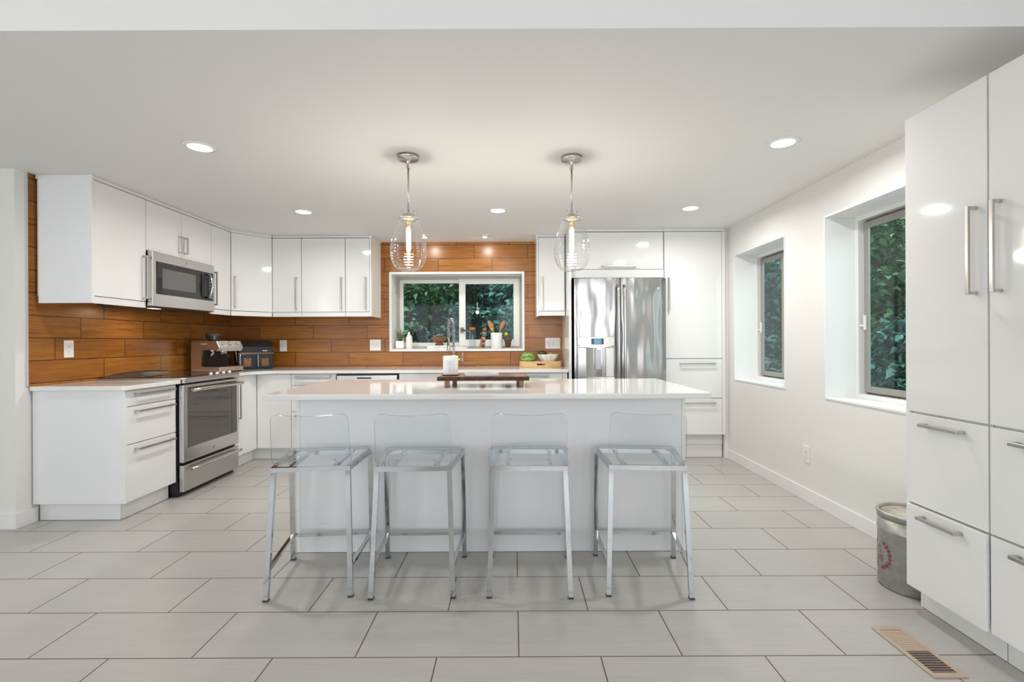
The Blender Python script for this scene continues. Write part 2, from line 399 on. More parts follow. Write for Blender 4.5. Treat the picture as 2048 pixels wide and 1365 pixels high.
# ------------------------------------------------------------------ cabinets
def bar_handle(M, u0, w0, u1, w1, parent, so=0.034, t=0.0065):
    mb = MB(M)
    if abs(u1 - u0) < 1e-4:
        mb.box(u0 - t, u0 + t, -so - 0.003, -so + 0.007, w0, w1, 0.001)
        for q in (w0, w1 - 0.011): mb.box(u0 - t, u0 + t, -so + 0.007, 0.0, q, q + 0.011)
    else:
        mb.box(u0, u1, -so - 0.003, -so + 0.007, w0 - t, w0 + t, 0.001)
        for q in (u0, u1 - 0.011): mb.box(q, q + 0.011, -so + 0.007, 0.0, w0 - t, w0 + t)
    return mb.build('handle', M_HANDLE, parent)
def front(M, name, u0, u1, w0, w1, parent, handle=None, mt=None, pull=0.0, g=0.0026):
    o = MB(M).box(u0 + g, u1 - g, -pull, 0.0185 - pull, w0 + g, w1 - g, 0.0016).build(name, mt or M_CAB, parent)
    if handle:
        bar_handle(M @ Matrix.Translation((0, -pull, 0)), *handle, o)
    return o
def carcass(M, u0, u1, d, w0, w1, parent, mt=None):
    return MB(M).box(u0 + 0.001, u1 - 0.001, 0.0205, d, w0, w1).build('carcass', mt or M_CARC, parent)
def toe(M, u0, u1, d, h, parent, mt=None, rec=0.06):
    return MB(M).box(u0 + 0.001, u1 - 0.001, rec, d - 0.02, 0.002, h, 0.001).build('toe_kick', mt or M_CARC, parent)

ZT, TH = 0.900, 0.030          # worktop top, thickness
ZB = ZT - TH
TK = 0.122
XF = -2.565                    # face of the left run
YF = 4.850                     # face of the back run
DB = 0.60
# --- left run
ML = frame(XF, 0, (0, 1))      # local x = world Y, local y = -X
c = thing('base_cabinet', 'white gloss drawer base cabinet at the near end of the left counter', 'cabinet', (-2.87, 3.45, 0))
carcass(ML, 3.22, 3.69, DB, TK, ZB, c)
MB().box(XL + 0.001, XF + 0.004, 3.200, 3.2195, TK, ZB - 0.001, 0.001).build('end_panel', M_EDGE, c)
t_ = MB(); t_.box(XL + 0.003, XF - 0.065, 3.245, 3.262, 0.002, TK - 0.001, 0.001); t_.build('toe_kick', M_CARC, c)
toe(ML, 3.2625, 3.69, DB, TK - 0.001, c)
front(ML, 'drawer', 3.22, 3.69, 0.757, ZB - 0.004, c, (3.285, 0.838, 3.645, 0.838))
front(ML, 'drawer', 3.22, 3.69, 0.504, 0.757, c, (3.285, 0.722, 3.645, 0.722))
front(ML, 'drawer', 3.22, 3.69, TK, 0.504, c, (3.285, 0.466, 3.645, 0.466))
# --- corner cabinet: one bifold front around the inner corner
c = thing('corner_cabinet', 'white gloss corner base cabinet between the range and the drawers', 'cabinet', (-2.85, 5.15, 0))
mb = MB(); mb.prism([(XL + 0.001, 4.462), (XF - 0.021, 4.462), (XF - 0.021, YF + 0.021), (-2.225, YF + 0.021), (-2.225, YB - 0.001), (XL + 0.001, YB - 0.001)], TK, ZB); mb.build('carcass', M_CARC, c)
front(ML, 'door', 4.460, YF - 0.001, TK, ZB - 0.004, c, (4.515, 0.47, 4.515, 0.81))
MBK = frame(0, YF, (1, 0))
front(MBK, 'door', XF + 0.001, -2.222, TK, ZB - 0.004, c)
t_ = MB(); t_.box(XF - 0.10, XF - 0.062, 4.462, YF + 0.062, 0.002, TK - 0.001); t_.box(XF - 0.062, -2.225, YF + 0.062, YF + 0.10, 0.002, TK - 0.001); t_.build('toe_kick', M_CARC, c)
# --- back run
c = thing('base_cabinet', 'white gloss drawer base cabinet left of the dishwasher', 'cabinet', (-2.0, 5.15, 0))
carcass(MBK, -2.222, -1.772, DB, TK, ZB, c); toe(MBK, -2.222, -1.772, DB, TK - 0.001, c)
for (a, b, hz) in ((0.747, ZB - 0.004, 0.838), (0.488, 0.747, 0.71), (TK, 0.488, 0.45)):
    front(MBK, 'drawer', -2.222, -1.772, a, b, c, (-2.17, hz, -1.825, hz))
c = thing('dishwasher', 'stainless dishwasher between the drawers and the sink cabinet', 'dishwasher', (-1.46, 5.15, 0))
MB(MBK).box(-1.768, -1.150, 0.03, DB, 0.09, ZB - 0.002).build('body', M_BLACK, c)
d = MB(MBK).box(-1.765, -1.162, -0.005, 0.029, 0.11, ZB - 0.022, 0.004).build('door', M_STEEL, c)
MB(MBK).box(-1.56, -1.42, -0.008, -0.0055, ZB - 0.055, ZB - 0.042).build('control_strip', M_BGLOSS, d)
MB(MBK).box(-1.760, -1.165, 0.06, 0.10, 0.002, 0.088).build('toe_kick', M_BLACK, c)
c = thing('sink_cabinet', 'white gloss sink base cabinet under the faucet', 'cabinet', (-0.64, 5.15, 0))
carcass(MBK, -1.145, -0.127, DB, TK, ZB, c); toe(MBK, -1.145, -0.127, DB, TK - 0.001, c)
front(MBK, 'false_front', -1.145, -0.127, 0.757, ZB - 0.004, c)
front(MBK, 'door', -1.145, -0.636, TK, 0.757, c, (-0.69, 0.38, -0.69, 0.71)); front(MBK, 'door', -0.636, -0.127, TK, 0.757, c, (-0.58, 0.38, -0.58, 0.71))
c = thing('base_cabinet', 'white gloss drawer base cabinet under the fruit tray', 'cabinet', (0.2, 5.15, 0))
carcass(MBK, -0.127, 0.535, DB, TK, ZB, c); toe(MBK, -0.127, 0.535, DB, TK - 0.001, c)
for (a, b, hz) in ((0.757, ZB - 0.004, 0.838), (0.488, 0.757, 0.71), (TK, 0.488, 0.45)):
    front(MBK, 'drawer', -0.127, 0.49, a, b, c, (0.0, hz, 0.345, hz))
MB(MBK).box(0.4905, 0.535, 0.002, 0.020, TK, ZB - 0.004).build('filler', M_CAB, c)
# --- worktops
tag(MB().prism([(XL + 0.001, 3.182), (-2.57, 3.182), (-2.548, 3.188), (-2.533, 3.205), (-2.533, 3.694), (XL + 0.001, 3.694)], ZB + 0.0005, ZT, 0, 0.003).build('worktop', M_QUARTZ),
    'short white quartz worktop at the near end of the left wall', 'worktop')
arc = [(-2.533 + 0.17 - 0.17 * math.cos(a), 4.82 - 0.17 + 0.17 * math.sin(a)) for a in [PI / 2 * i / 8 for i in range(9)]]
arc = [(x, y) for x, y in arc]
tag(MB().prism([(XL + 0.001, 4.461), (-2.533, 4.461)] + arc + [(0.544, 4.82), (0.544, YB - 0.001), (XL + 0.001, YB - 0.001)], ZB + 0.0005, ZT, 0, 0.003).build('worktop', M_QUARTZ),
    'long white quartz worktop running from the corner to the fridge', 'worktop')

# --- wall cabinets
ZU0, ZU1, ZD = 1.449, 2.272, 1.497
XU = -2.787
MU = frame(XU, 0, (0, 1)); DU = 0.375
YU = 5.09
MUB = frame(0, YU, (1, 0)); DUB = YB - YU - 0.001
def upper(M, u0, u1, name, label, d, zb=ZD, handle=None, doors=None, rail=True, cx=0, crown_back=0.0):
    c = thing(name, label, 'cabinet', tuple(M @ Vector(((u0 + u1) / 2, d / 2, zb))))
    carcass(M, u0, u1, d, zb, ZU1 - 0.001, c)
    if doors is None: doors = [(u0, u1, handle)]
    for (a, b, h) in doors: front(M, 'door', a, b, zb, ZU1, c, h)
    if rail: MB(M).box(u0 + 0.0005, u1 - 0.0005, 0.004, 0.022, ZU0, zb - 0.003, 0.001).build('light_rail', M_CARC, c)
    MB(M).box(u0 - 0.0, u1 - 0.0, 0.003, d, ZU1 + 0.004, ZC - 0.002, 0.001).build('crown_strip', M_CARC, c)
    return c
c = upper(MU, 3.228, 3.69, 'wall_cabinet', 'white gloss wall cabinet with a side panel left of the microwave', DU, handle=(3.662, 1.515, 3.662, 1.842))
MB().box(XL + 0.035, XU + 0.006, 3.208, 3.227, ZU0, ZU1 - 0.001, 0.001).build('end_panel', M_EDGE, c)
MB().box(XL + 0.012, XU + 0.002, 3.215, 3.2275, ZU1 + 0.001, ZC - 0.001).build('crown_strip', M_CARC, c)
ZM = 1.888
upper(MU, 3.692, 4.484, 'wall_cabinet', 'short two door wall cabinet directly above the microwave', DU, zb=ZM, rail=False,
      doors=[(3.692, 4.085, (4.055, 1.93, 4.055, 2.07)), (4.085, 4.484, (4.115, 1.93, 4.115, 2.07))])
upper(MU, 4.486, 4.795, 'wall_cabinet', 'narrow white wall cabinet right of the microwave', DU, handle=(4.520, 1.53, 4.520, 1.84))
# diagonal corner unit
P0, P1 = Vector((XU, 4.797)), Vector((-2.524, YU))
Ud = (P1 - P0); Ld = Ud.length
MD = frame(P0.x, P0.y, (Ud.x, Ud.y))
c = thing('wall_cabinet', 'angled white corner wall cabinet above the coffee maker', 'cabinet', (-2.9, 5.2, ZD))
mb = MB(); n_ = Vector((-Ud.y, Ud.x)).normalized() * 0.0205
poly = [(XL + 0.001, 4.797), (XU - 0.0215, 4.797), (P0.x + n_.x, P0.y + n_.y + 0.006), (P1.x + n_.x - 0.006, P1.y + n_.y), (-2.526, YU + 0.0215), (-2.526, YB - 0.001), (XL + 0.001, YB - 0.001)]
mb.prism(poly, ZD, ZU1 - 0.001); mb.build('carcass', M_CARC, c)
front(MD, 'door', 0.001, Ld - 0.001, ZD, ZU1, c, (0.035, 1.53, 0.035, 1.84))
MB(MD).box(0.002, Ld - 0.002, 0.004, 0.0195, ZU0, ZD - 0.003, 0.001).build('light_rail', M_CARC, c)
MB(MD).box(0.0, Ld, 0.006, 0.06, ZU1 + 0.001, ZC - 0.001).build('crown_strip', M_CARC, c)
upper(MUB, -2.522, -2.220, 'wall_cabinet', 'white wall cabinet next to the angled corner cabinet', DUB, handle=(-2.268, 1.53, -2.268, 1.86))
upper(MUB, -2.218, -1.760, 'wall_cabinet', 'widest white wall cabinet on the back wall left of the sink window', DUB, handle=(-1.80, 1.53, -1.80, 1.86))
c = upper(MUB, -1.758, -1.506, 'wall_cabinet', 'narrow white wall cabinet beside the sink window with a plain side panel', DUB, handle=(-1.55, 1.53, -1.55, 1.86))
MB().box(-1.505, -1.487, YU - 0.004, YB - 0.001, ZU0, ZU1 + 0.0005, 0.001).build('end_panel', M_CAB, c)
MB().box(-1.505, -1.483, YU + 0.0, YB - 0.001, ZU1 + 0.001, ZC - 0.001).build('crown_strip', M_CARC, c)
c = upper(MUB, 0.262, 0.540, 'wall_cabinet', 'white wall cabinet between the sink window and the fridge', DUB, handle=(0.298, 1.53, 0.298, 1.86))
MB().box(0.243, 0.2615, YU - 0.004, YB - 0.001, ZU0 - 0.006, ZU1 + 0.0005, 0.001).build('end_panel', M_CAB, c)
MB().box(0.238, 0.2615, YU, YB - 0.001, ZU1 + 0.001, ZC - 0.001).build('crown_strip', M_CARC, c)
# --- fridge surround and tall unit
tag(MB().box(0.548, 0.574, 4.80, YB - 0.001, 0.002, ZC - 0.002, 0.001).build('side_panel', M_CAB), 'tall white panel between the worktop and the fridge', 'panel')
YP = 4.845
MP = frame(0, YP, (1, 0))
c = thing('over_fridge_cabinet', 'white lift up cabinet above the refrigerator', 'cabinet', (1.04, 5.1, 1.9))
carcass(MP, 0.576, 1.500, 0.61, 1.893, ZU1 - 0.002, c)
front(MP, 'door', 0.578, 1.498, 1.896, ZU1 - 0.004, c, (0.885, 1.925, 1.225, 1.925))
MB(MP).box(0.577, 1.499, 0.004, 0.022, 1.812, 1.892, 0.001).build('filler', M_CAB, c)
MB(MP).box(0.576, 1.500, 0.006, 0.60, ZU1 + 0.002, ZC - 0.001).build('crown_strip', M_CARC, c)
c = thing('pantry_cabinet', 'tall white pantry cabinet right of the refrigerator', 'cabinet', (1.8, 5.1, 0))
carcass(MP, 1.504, 2.112, 0.61, 0.24, ZU1, c)
front(MP, 'door', 1.505, 2.080, 1.003, ZU1 - 0.002, c, (1.545, 1.48, 1.545, 1.81))
front(MP, 'drawer', 1.505, 2.080, 0.607, 1.000, c, (1.655, 0.952, 2.005, 0.952)); front(MP, 'drawer', 1.505, 2.080, 0.242, 0.604, c, (1.655, 0.560, 2.005, 0.560))
MB(MP).box(2.0805, 2.112, 0.0, 0.0195, 0.242, ZU1 - 0.002, 0.001).build('filler', M_CAB, c)
MB(MP).box(1.503, 2.112, 0.004, 0.60, ZU1 + 0.002, ZC - 0.001).build('crown_strip', M_CARC, c)
t_ = MB(MP); t_.box(1.505, 2.105, 0.07, 0.10, 0.128, 0.238, 0.001); t_.box(1.505, 2.100, 0.066, 0.10, 0.002, 0.126, 0.001); t_.build('toe_kick', M_CARC, c)
tag(MB().box(2.1135, XR - 0.001, YP + 0.03, 5.40, 0.0, ZC - 0.001).build('filler_panel', M_CARC), 'narrow white filler strip between the far pantry and the right wall', 'panel')

# --- near right pantry columns (fronts face -X)
XP = 1.736
MR = frame(XP, 0, (0, -1))     # local x = -Y
ZPT = 2.155
def pantry(y1, y0, label, left_handle, pull=0.0):
    c = thing('pantry_cabinet', label, 'cabinet', (1.95, (y0 + y1) / 2, 0))
    a, b = -y1, -y0
    carcass(MR, a, b, 0.40, 0.108, ZPT - 0.001, c)
    hu = b - 0.045 if not left_handle else a + 0.045
    front(MR, 'door', a, b, 0.870, ZPT, c, (hu, 1.352, hu, 1.682))
    m_ = (a + b) / 2
    front(MR, 'drawer', a, b, 0.472, 0.866, c, (m_ - 0.09, 0.823, m_ + 0.09, 0.823))
    front(MR, 'drawer', a, b, 0.108, 0.469, c, (m_ - 0.09, 0.433, m_ + 0.09, 0.433), pull=pull)
    toe(MR, a, b, 0.40, 0.107, c, M_CARC, 0.065)
    return c
c = pantry(2.140, 1.778, 'tall white gloss pantry cabinet with the galvanized bin behind it', False, 0.012)
MB().box(XP + 0.004, XR - 0.001, 2.1405, 2.156, 0.108, ZPT, 0.001).build('end_panel', M_CAB, c)
MB().box(XP + 0.065, XR - 0.001, 2.1405, 2.154, 0.002, 0.107).build('toe_kick', M_CARC, c)
pantry(1.775, 1.395, 'tall white gloss pantry cabinet at the right edge of the photo', True)

# ------------------------------------------------------------------ island
c = thing('kitchen_island', 'white kitchen island with plain gloss panels behind the four stools', 'island', (-0.13, 3.12, 0))
MB().box(-1.201, 0.942, 2.730, 2.749, 0.002, ZB - 0.0005, 0.001).build('back_panel', mat('island_panel', (0.81, 0.82, 0.83), 0.09), c)
MB().box(-1.222, -1.202, 2.7295, 3.53, 0.002, ZB - 0.0005, 0.001).build('side_panel', M_CAB, c)
MB().box(0.943, 0.963, 2.7295, 3.53, 0.002, ZB - 0.0005, 0.001).build('side_panel', M_CAB, c)
MI = frame(0, 3.53, (-1, 0))
mb = MB(); mb.box(-1.2015, 0.9425, 2.7495, 3.508, TK, ZB - 0.001); mb.build('carcass', M_CARC, c)
for i in range(4):
    a = -0.942 + i * 0.5358
    front(MI, 'door', a, a + 0.5358, TK, ZB - 0.004, c, (a + (0.49 if i % 2 == 0 else 0.045), 0.5, a + (0.49 if i % 2 == 0 else 0.045), 0.83))
tag(MB().box(-1.357, 1.067, 2.620, 3.640, ZB, ZT, 0.003).build('island_worktop', M_QUARTZ), 'white quartz slab on top of the kitchen island', 'worktop')

# ------------------------------------------------------------------ range
c = thing('range', 'stainless slide in range with black glass cooktop in the left run', 'stove', (-2.85, 4.08, 0))
RY0, RY1 = 3.700, 4.455
XD = -2.520
MB().box(XL + 0.002, XD - 0.040, RY0, RY1, 0.03, ZT - 0.002).build('body', M_BLACK, c)
mb = MB(); mb.prism([(XL + 0.004, RY0 - 0.004), (XD - 0.02, RY0 - 0.004), (XD + 0.012, RY0 + 0.02), (XD + 0.012, RY1 - 0.02), (XD - 0.02, RY1 + 0.004), (XL + 0.004, RY1 + 0.004)], ZT + 0.0005, ZT + 0.012, 0, 0.003)
mb.box(XD - 0.038, XD + 0.010, RY0 + 0.004, RY1 - 0.004, ZT - 0.030, ZT + 0.002, 0.006)
top = mb.build('cooktop_rim', M_STEEL, c)
g = MB(); g.box(XL + 0.012, XD - 0.052, RY0 + 0.001, RY1 - 0.012, ZT + 0.0122, ZT + 0.0160, 0.001)
gl = g.build('cooktop_glass', M_BGLOSS, c)
# low arched rail along the back of the cooktop
rl = MB()
for i in range(16):
    P_ = []
    for t in (i / 16, (i + 1) / 16):
        hh_ = 0.004 + 0.030 * math.sin(PI * t) ** 0.75; y_ = RY0 + 0.02 + (RY1 - RY0 - 0.03) * t; wx = 0.022 + 0.018 * math.sin(PI * t)
        P_.append([(XL + 0.018, y_, ZT + 0.0162), (XL + 0.018 + wx, y_, ZT + 0.0162), (XL + 0.018 + wx, y_, ZT + 0.0162 + hh_ * 0.62), (XL + 0.018 + wx * 0.75, y_, ZT + 0.0162 + hh_), (XL + 0.018, y_, ZT + 0.0162 + hh_ * 0.95)])
    rl._new(P_[0] + P_[1], [(q, (q + 1) % 5, 5 + (q + 1) % 5, 5 + q) for q in range(5)] + ([(0, 1, 2, 3, 4)] if i == 0 else []) + ([(9, 8, 7, 6, 5)] if i == 15 else []))
bmesh.ops.remove_doubles(rl.bm, verts=rl.bm.verts, dist=1e-5)
rl.build('rear_rail', mat('rail_steel', (0.42, 0.37, 0.33), 0.24, 1), c)
mr = mat('burner_ring', (0.09, 0.085, 0.08), 0.3)
for (bx_, by_, br) in ((-2.74, 3.90, 0.10), (-2.74, 4.25, 0.085), (-3.0, 3.90, 0.08), (-3.0, 4.26, 0.10)):
    MB().lathe([(br, ZT + 0.0161), (br, ZT + 0.0164), (br - 0.006, ZT + 0.0164), (br - 0.006, ZT + 0.0161)], (bx_, by_, 0), 40).build('burner', mr, c)
for y_ in (4.10, 4.19, 4.28, 4.37):
    kb = MB(); kb.lathe([(0, 0), (0.021, 0), (0.021, 0.004), (0.017, 0.006), (0.0165, 0.015), (0.014, 0.018), (0, 0.018)], (-2.556, y_, ZT + 0.0122), 24); kb.box(-2.570, -2.542, y_ - 0.003, y_ + 0.003, ZT + 0.030, ZT + 0.034, 0.001)
    kb.build('knob', M_STEEL, c)
# oven door
dr = MB(); dr.box(XD - 0.038, XD, RY0 + 0.006, RY1 - 0.006, 0.263, 0.860, 0.006); dr = dr.build('oven_door', M_STEEL, c)
MB().box(XD - 0.004, XD + 0.0015, RY0 + 0.055, RY1 - 0.035, 0.372, 0.836, 0.001).build('oven_window', mat('oven_glass', (0.055, 0.045, 0.036), 0.035, 0, 0.9), dr)
hm = MB(); yA, yB = RY0 + 0.060, RY1 - 0.012
hm.tube([(XD + 0.042, yA, 0.815), (XD + 0.050, yA + 0.08, 0.817), (XD + 0.052, (yA + yB) / 2, 0.818), (XD + 0.050, yB - 0.08, 0.817), (XD + 0.042, yB, 0.815)], 0.0145, 14)
for y_ in (yA + 0.03, yB - 0.03): hm.box(XD + 0.001, XD + 0.040, y_ - 0.012, y_ + 0.012, 0.807, 0.825, 0.003)
hm.build('handle', M_STEEL, dr)
def emblem(M, r, parent):
    mb = MB(M); mb.lathe([(0, 0), (r, 0), (r, 0.002), (r * 0.8, 0.003), (0, 0.003)], (0, 0, 0), 28, 0)
    mb.lathe([(r * 0.74, 0.0031), (r * 0.74, 0.0036), (r * 0.52, 0.0036), (r * 0.52, 0.0031)], (0, 0, 0), 28, 1)
    for a in (0.6, 2.2, 3.9):
        mb.tube([(r * 0.36 * math.cos(a + q * 0.5), r * 0.36 * math.sin(a + q * 0.5), 0.0036) for q in range(4)], r * 0.06, 5, 1)
    return mb.build('emblem', [mat('emblem_silver', (0.75, 0.74, 0.72), 0.3, 0.7), mat('emblem_dark', (0.10, 0.10, 0.11), 0.4)], parent)
emblem(Matrix.Translation((XD + 0.0005, 4.075, 0.318)) @ Matrix.Rotation(R(90), 4, 'Y'), 0.017, dr)
dw = MB().box(XD - 0.036, XD - 0.001, RY0 + 0.006, RY1 - 0.006, 0.040, 0.243, 0.005).build('warming_drawer', M_STEEL, c)
hm = MB(); yA, yB = RY0 + 0.055, RY1 - 0.018
hm.tube([(XD + 0.030, yA, 0.206), (XD + 0.040, yA + 0.08, 0.207), (XD + 0.042, (yA + yB) / 2, 0.208), (XD + 0.040, yB - 0.08, 0.207), (XD + 0.030, yB, 0.206)], 0.012, 14)
for y_ in (yA + 0.03, yB - 0.03): hm.box(XD, XD + 0.030, y_ - 0.011, y_ + 0.011, 0.198, 0.214, 0.003)
hm.build('handle', M_STEEL, dw)
MB().box(XL + 0.05, XD - 0.05, RY0 + 0.01, RY1 - 0.01, 0.0, 0.029).build('base', M_BLACK, c)

# ------------------------------------------------------------------ microwave
c = thing('microwave', 'stainless over the range microwave with black door glass', 'microwave', (-2.95, 4.08, 1.46))
XM = -2.745
MB().box(XL + 0.002, XM - 0.045, 3.697, 4.462, 1.474, ZM - 0.003).build('body', M_BLACK, c)
MB().box(XL + 0.03, XM - 0.01, 3.70, 4.458, 1.462, 1.473).build('underside', mat('vent_grey', (0.10, 0.09, 0.08), 0.5, 0.5), c)
dd = MB().box(XM - 0.044, XM, 3.698, 4.462, 1.464, ZM - 0.003, 0.004).build('door', M_STEEL, c)
MB().box(XM - 0.003, XM + 0.0015, 3.735, 4.445, 1.560, 1.812, 0.001).build('door_glass', M_BGLOSS, dd)
MB().box(XM + 0.0016, XM + 0.0022, 3.80, 4.20, 1.61, 1.765).build('door_mesh', mat('mesh_screen', (0.11, 0.105, 0.098), 0.12, 0, 0.7), dd)
cp = MB().box(XM + 0.0016, XM + 0.003, 4.375, 4.440, 1.564, 1.808).build('control_panel', mat('panel_black', (0.02, 0.02, 0.022), 0.15), c)
kk = MB()
for r_ in range(7):
    for q in range(3): kk.box(XM + 0.0031, XM + 0.0036, 4.390 + q * 0.016, 4.398 + q * 0.016, 1.585 + r_ * 0.027, 1.592 + r_ * 0.027)
kk.build('keys', mat('key_print', (0.55, 0.55, 0.53), 0.5), cp)
hm = MB(); hm.tube([(XM + 0.005, 4.345, 1.585)] + [(XM + 0.035 + 0.020 * math.sin(PI * q / 8), 4.345, 1.592 + 0.190 * q / 8) for q in range(9)] + [(XM + 0.005, 4.345, 1.79)], 0.0105, 12)
hm.build('handle', M_CHROME, dd)
MB().box(XM + 0.002, XM + 0.010, 4.275, 4.315, 1.585, 1.79, 0.004).build('finger_recess', M_BLACK, dd)
emblem(Matrix.Translation((XM + 0.0005, 4.075, 1.848)) @ Matrix.Rotation(R(90), 4, 'Y'), 0.013, dd)
lm = MB().box(-2.94, -2.90, 3.90, 4.00, 1.4595, 1.4618).build('lamp_lens', emit('cooktop_lamp', (1.0, 0.85, 0.62), 3.0), c)
area('cooktop_light', (-2.90, 3.92, 1.452), (0, 0, 0), 0.10, 0.10, 1.6, (1.0, 0.80, 0.55), parent=c)

# ------------------------------------------------------------------ refrigerator
c = thing('refrigerator', 'stainless french door refrigerator with a water dispenser', 'refrigerator', (1.04, 5.1, 0))
FX0, FX1, FXM = 0.594, 1.489, 1.041
YD = 4.735
MB().box(FX0 + 0.006, FX1 - 0.006, YD + 0.075, 5.42, 0.02, 1.775, 0.004).build('body', mat('fridge_grey', (0.13, 0.13, 0.135), 0.5), c)
def curved_door(x0, x1, z0, z1, bulge, name, holes=None):
    n = 14; out = []; cx = (FX0 + FX1) / 2; hw = (FX1 - FX0) / 2
    for i in range(n + 1):
        xx = x0 + (x1 - x0) * i / n
        e = min(xx - x0, x1 - xx); rd = 0.012; ed = rd - math.sqrt(max(0, rd * rd - max(0, rd - e) ** 2))
        out.append((xx, YD - bulge * (1 - ((xx - cx) / hw) ** 2) + ed))
    mb = MB(); mb.prism(out + [(x1, YD + 0.070), (x0, YD + 0.070)], z0, z1, 0, 0, smooth=True)
    return mb.build(name, M_FRIDGE, c)
DOL = curved_door(FX0, FXM - 0.005, 0.72, 1.792, 0.022, 'door')
DOR = curved_door(FXM + 0.005, FX1, 0.72, 1.792, 0.022, 'door')
FRZ = curved_door(FX0, FX1, 0.06, 0.712, 0.022, 'freezer_drawer')
MB().box(FX0 + 0.03, FX1 - 0.03, YD + 0.08, YD + 0.12, 0.0, 0.058).build('base_grille', M_BLACK, c)
MB().box(FX0 + 0.004, FX1 - 0.004, YD + 0.06, YD + 0.25, 1.776, 1.803, 0.003).build('hinge_cover', M_BLACK, c)
MB().box(FXM - 0.0045, FXM + 0.0045, YD - 0.005, YD + 0.072, 0.72, 1.79).build('gasket', M_BLACK, c)
for (hx, dd_) in ((FXM - 0.029, DOL), (FXM + 0.032, DOR)):
    pts = [(hx, YD - 0.020, 1.715), (hx, YD - 0.060, 1.70)] + [(hx, YD - 0.068 - 0.010 * math.sin(PI * q / 8), 1.68 - 0.86 * q / 8) for q in range(9)] + [(hx, YD - 0.060, 0.80), (hx, YD - 0.020, 0.785)]
    hb = MB(); hb.tube(pts, 0.0155, 14); hb.build('handle', brushed('handle_steel', (0.52, 0.51, 0.50), 0.2), dd_)
hb = MB(); hb.tube([(0.70, YD - 0.015, 0.655), (0.71, YD - 0.060, 0.655), (1.04, YD - 0.078, 0.655), (1.37, YD - 0.060, 0.655), (1.38, YD - 0.015, 0.655)], 0.0155, 14); hb.build('handle', MATS['handle_steel'], FRZ)
# dispenser
dp = MB(); cx_ = 0.800; n = 16
YS = YD - 0.0205
poly = [(cx_ - 0.178, 1.222), (cx_ + 0.178, 1.222)] + [(cx_ + 0.178 * math.cos(PI * i / n), 1.150 - 0.034 * math.sin(PI * i / n)) for i in range(n + 1)]
dp.prism([(a, b) for a, b in poly], 0, 0.030, 0, 0.003, M=Matrix(((1, 0, 0, 0), (0, 0, -1, YS + 0.014), (0, 1, 0, 0), (0, 0, 0, 1))))
dp = dp.build('dispenser_panel', M_STEEL, DOL)
MB().box(0.752, 0.872, YS - 0.0195, YS - 0.0155, 1.148, 1.206, 0.002).build('display_bezel', mat('bezel_grey', (0.06, 0.065, 0.075), 0.3), dp)
MB().box(0.778, 0.847, YS - 0.0205, YS - 0.0196, 1.152, 1.203).build('display', M_LCD, dp)
# the curved dispenser niche with its side cheeks, back and drip tray
n = 16
for q in (-0.134, 0.134): MB().box(cx_ + q - 0.042, cx_ + q + 0.042, YS - 0.007, YS + 0.02, 0.830, 1.120, 0.006).build('dispenser_cheek', M_STEEL, DOL)
nb = MB(); nb.prism([(cx_ - 0.092 + 0.184 * i / n, YS - 0.0045 + 0.012 * math.sin(PI * i / n)) for i in range(n + 1)] + [(cx_ + 0.092, YS + 0.02), (cx_ - 0.092, YS + 0.02)], 0.830, 1.122, smooth=True)
nb.build('dispenser_niche', mat('niche_steel', (0.44, 0.43, 0.41), 0.3, 1), DOL)
MB().box(cx_ - 0.010, cx_ + 0.048, YS - 0.012, YS - 0.006, 0.905, 1.095, 0.003).build('dispenser_paddle', mat('paddle_grey', (0.42, 0.43, 0.45), 0.25, 0.6), DOL)
MB().box(cx_ - 0.176, cx_ + 0.176, YS - 0.030, YS + 0.015, 0.812, 0.829, 0.004).build('drip_tray', M_STEEL, DOL)
emblem(Matrix.Translation((1.415, YD - 0.0075, 1.687)) @ Matrix.Rotation(R(90), 4, 'X'), 0.017, DOR)

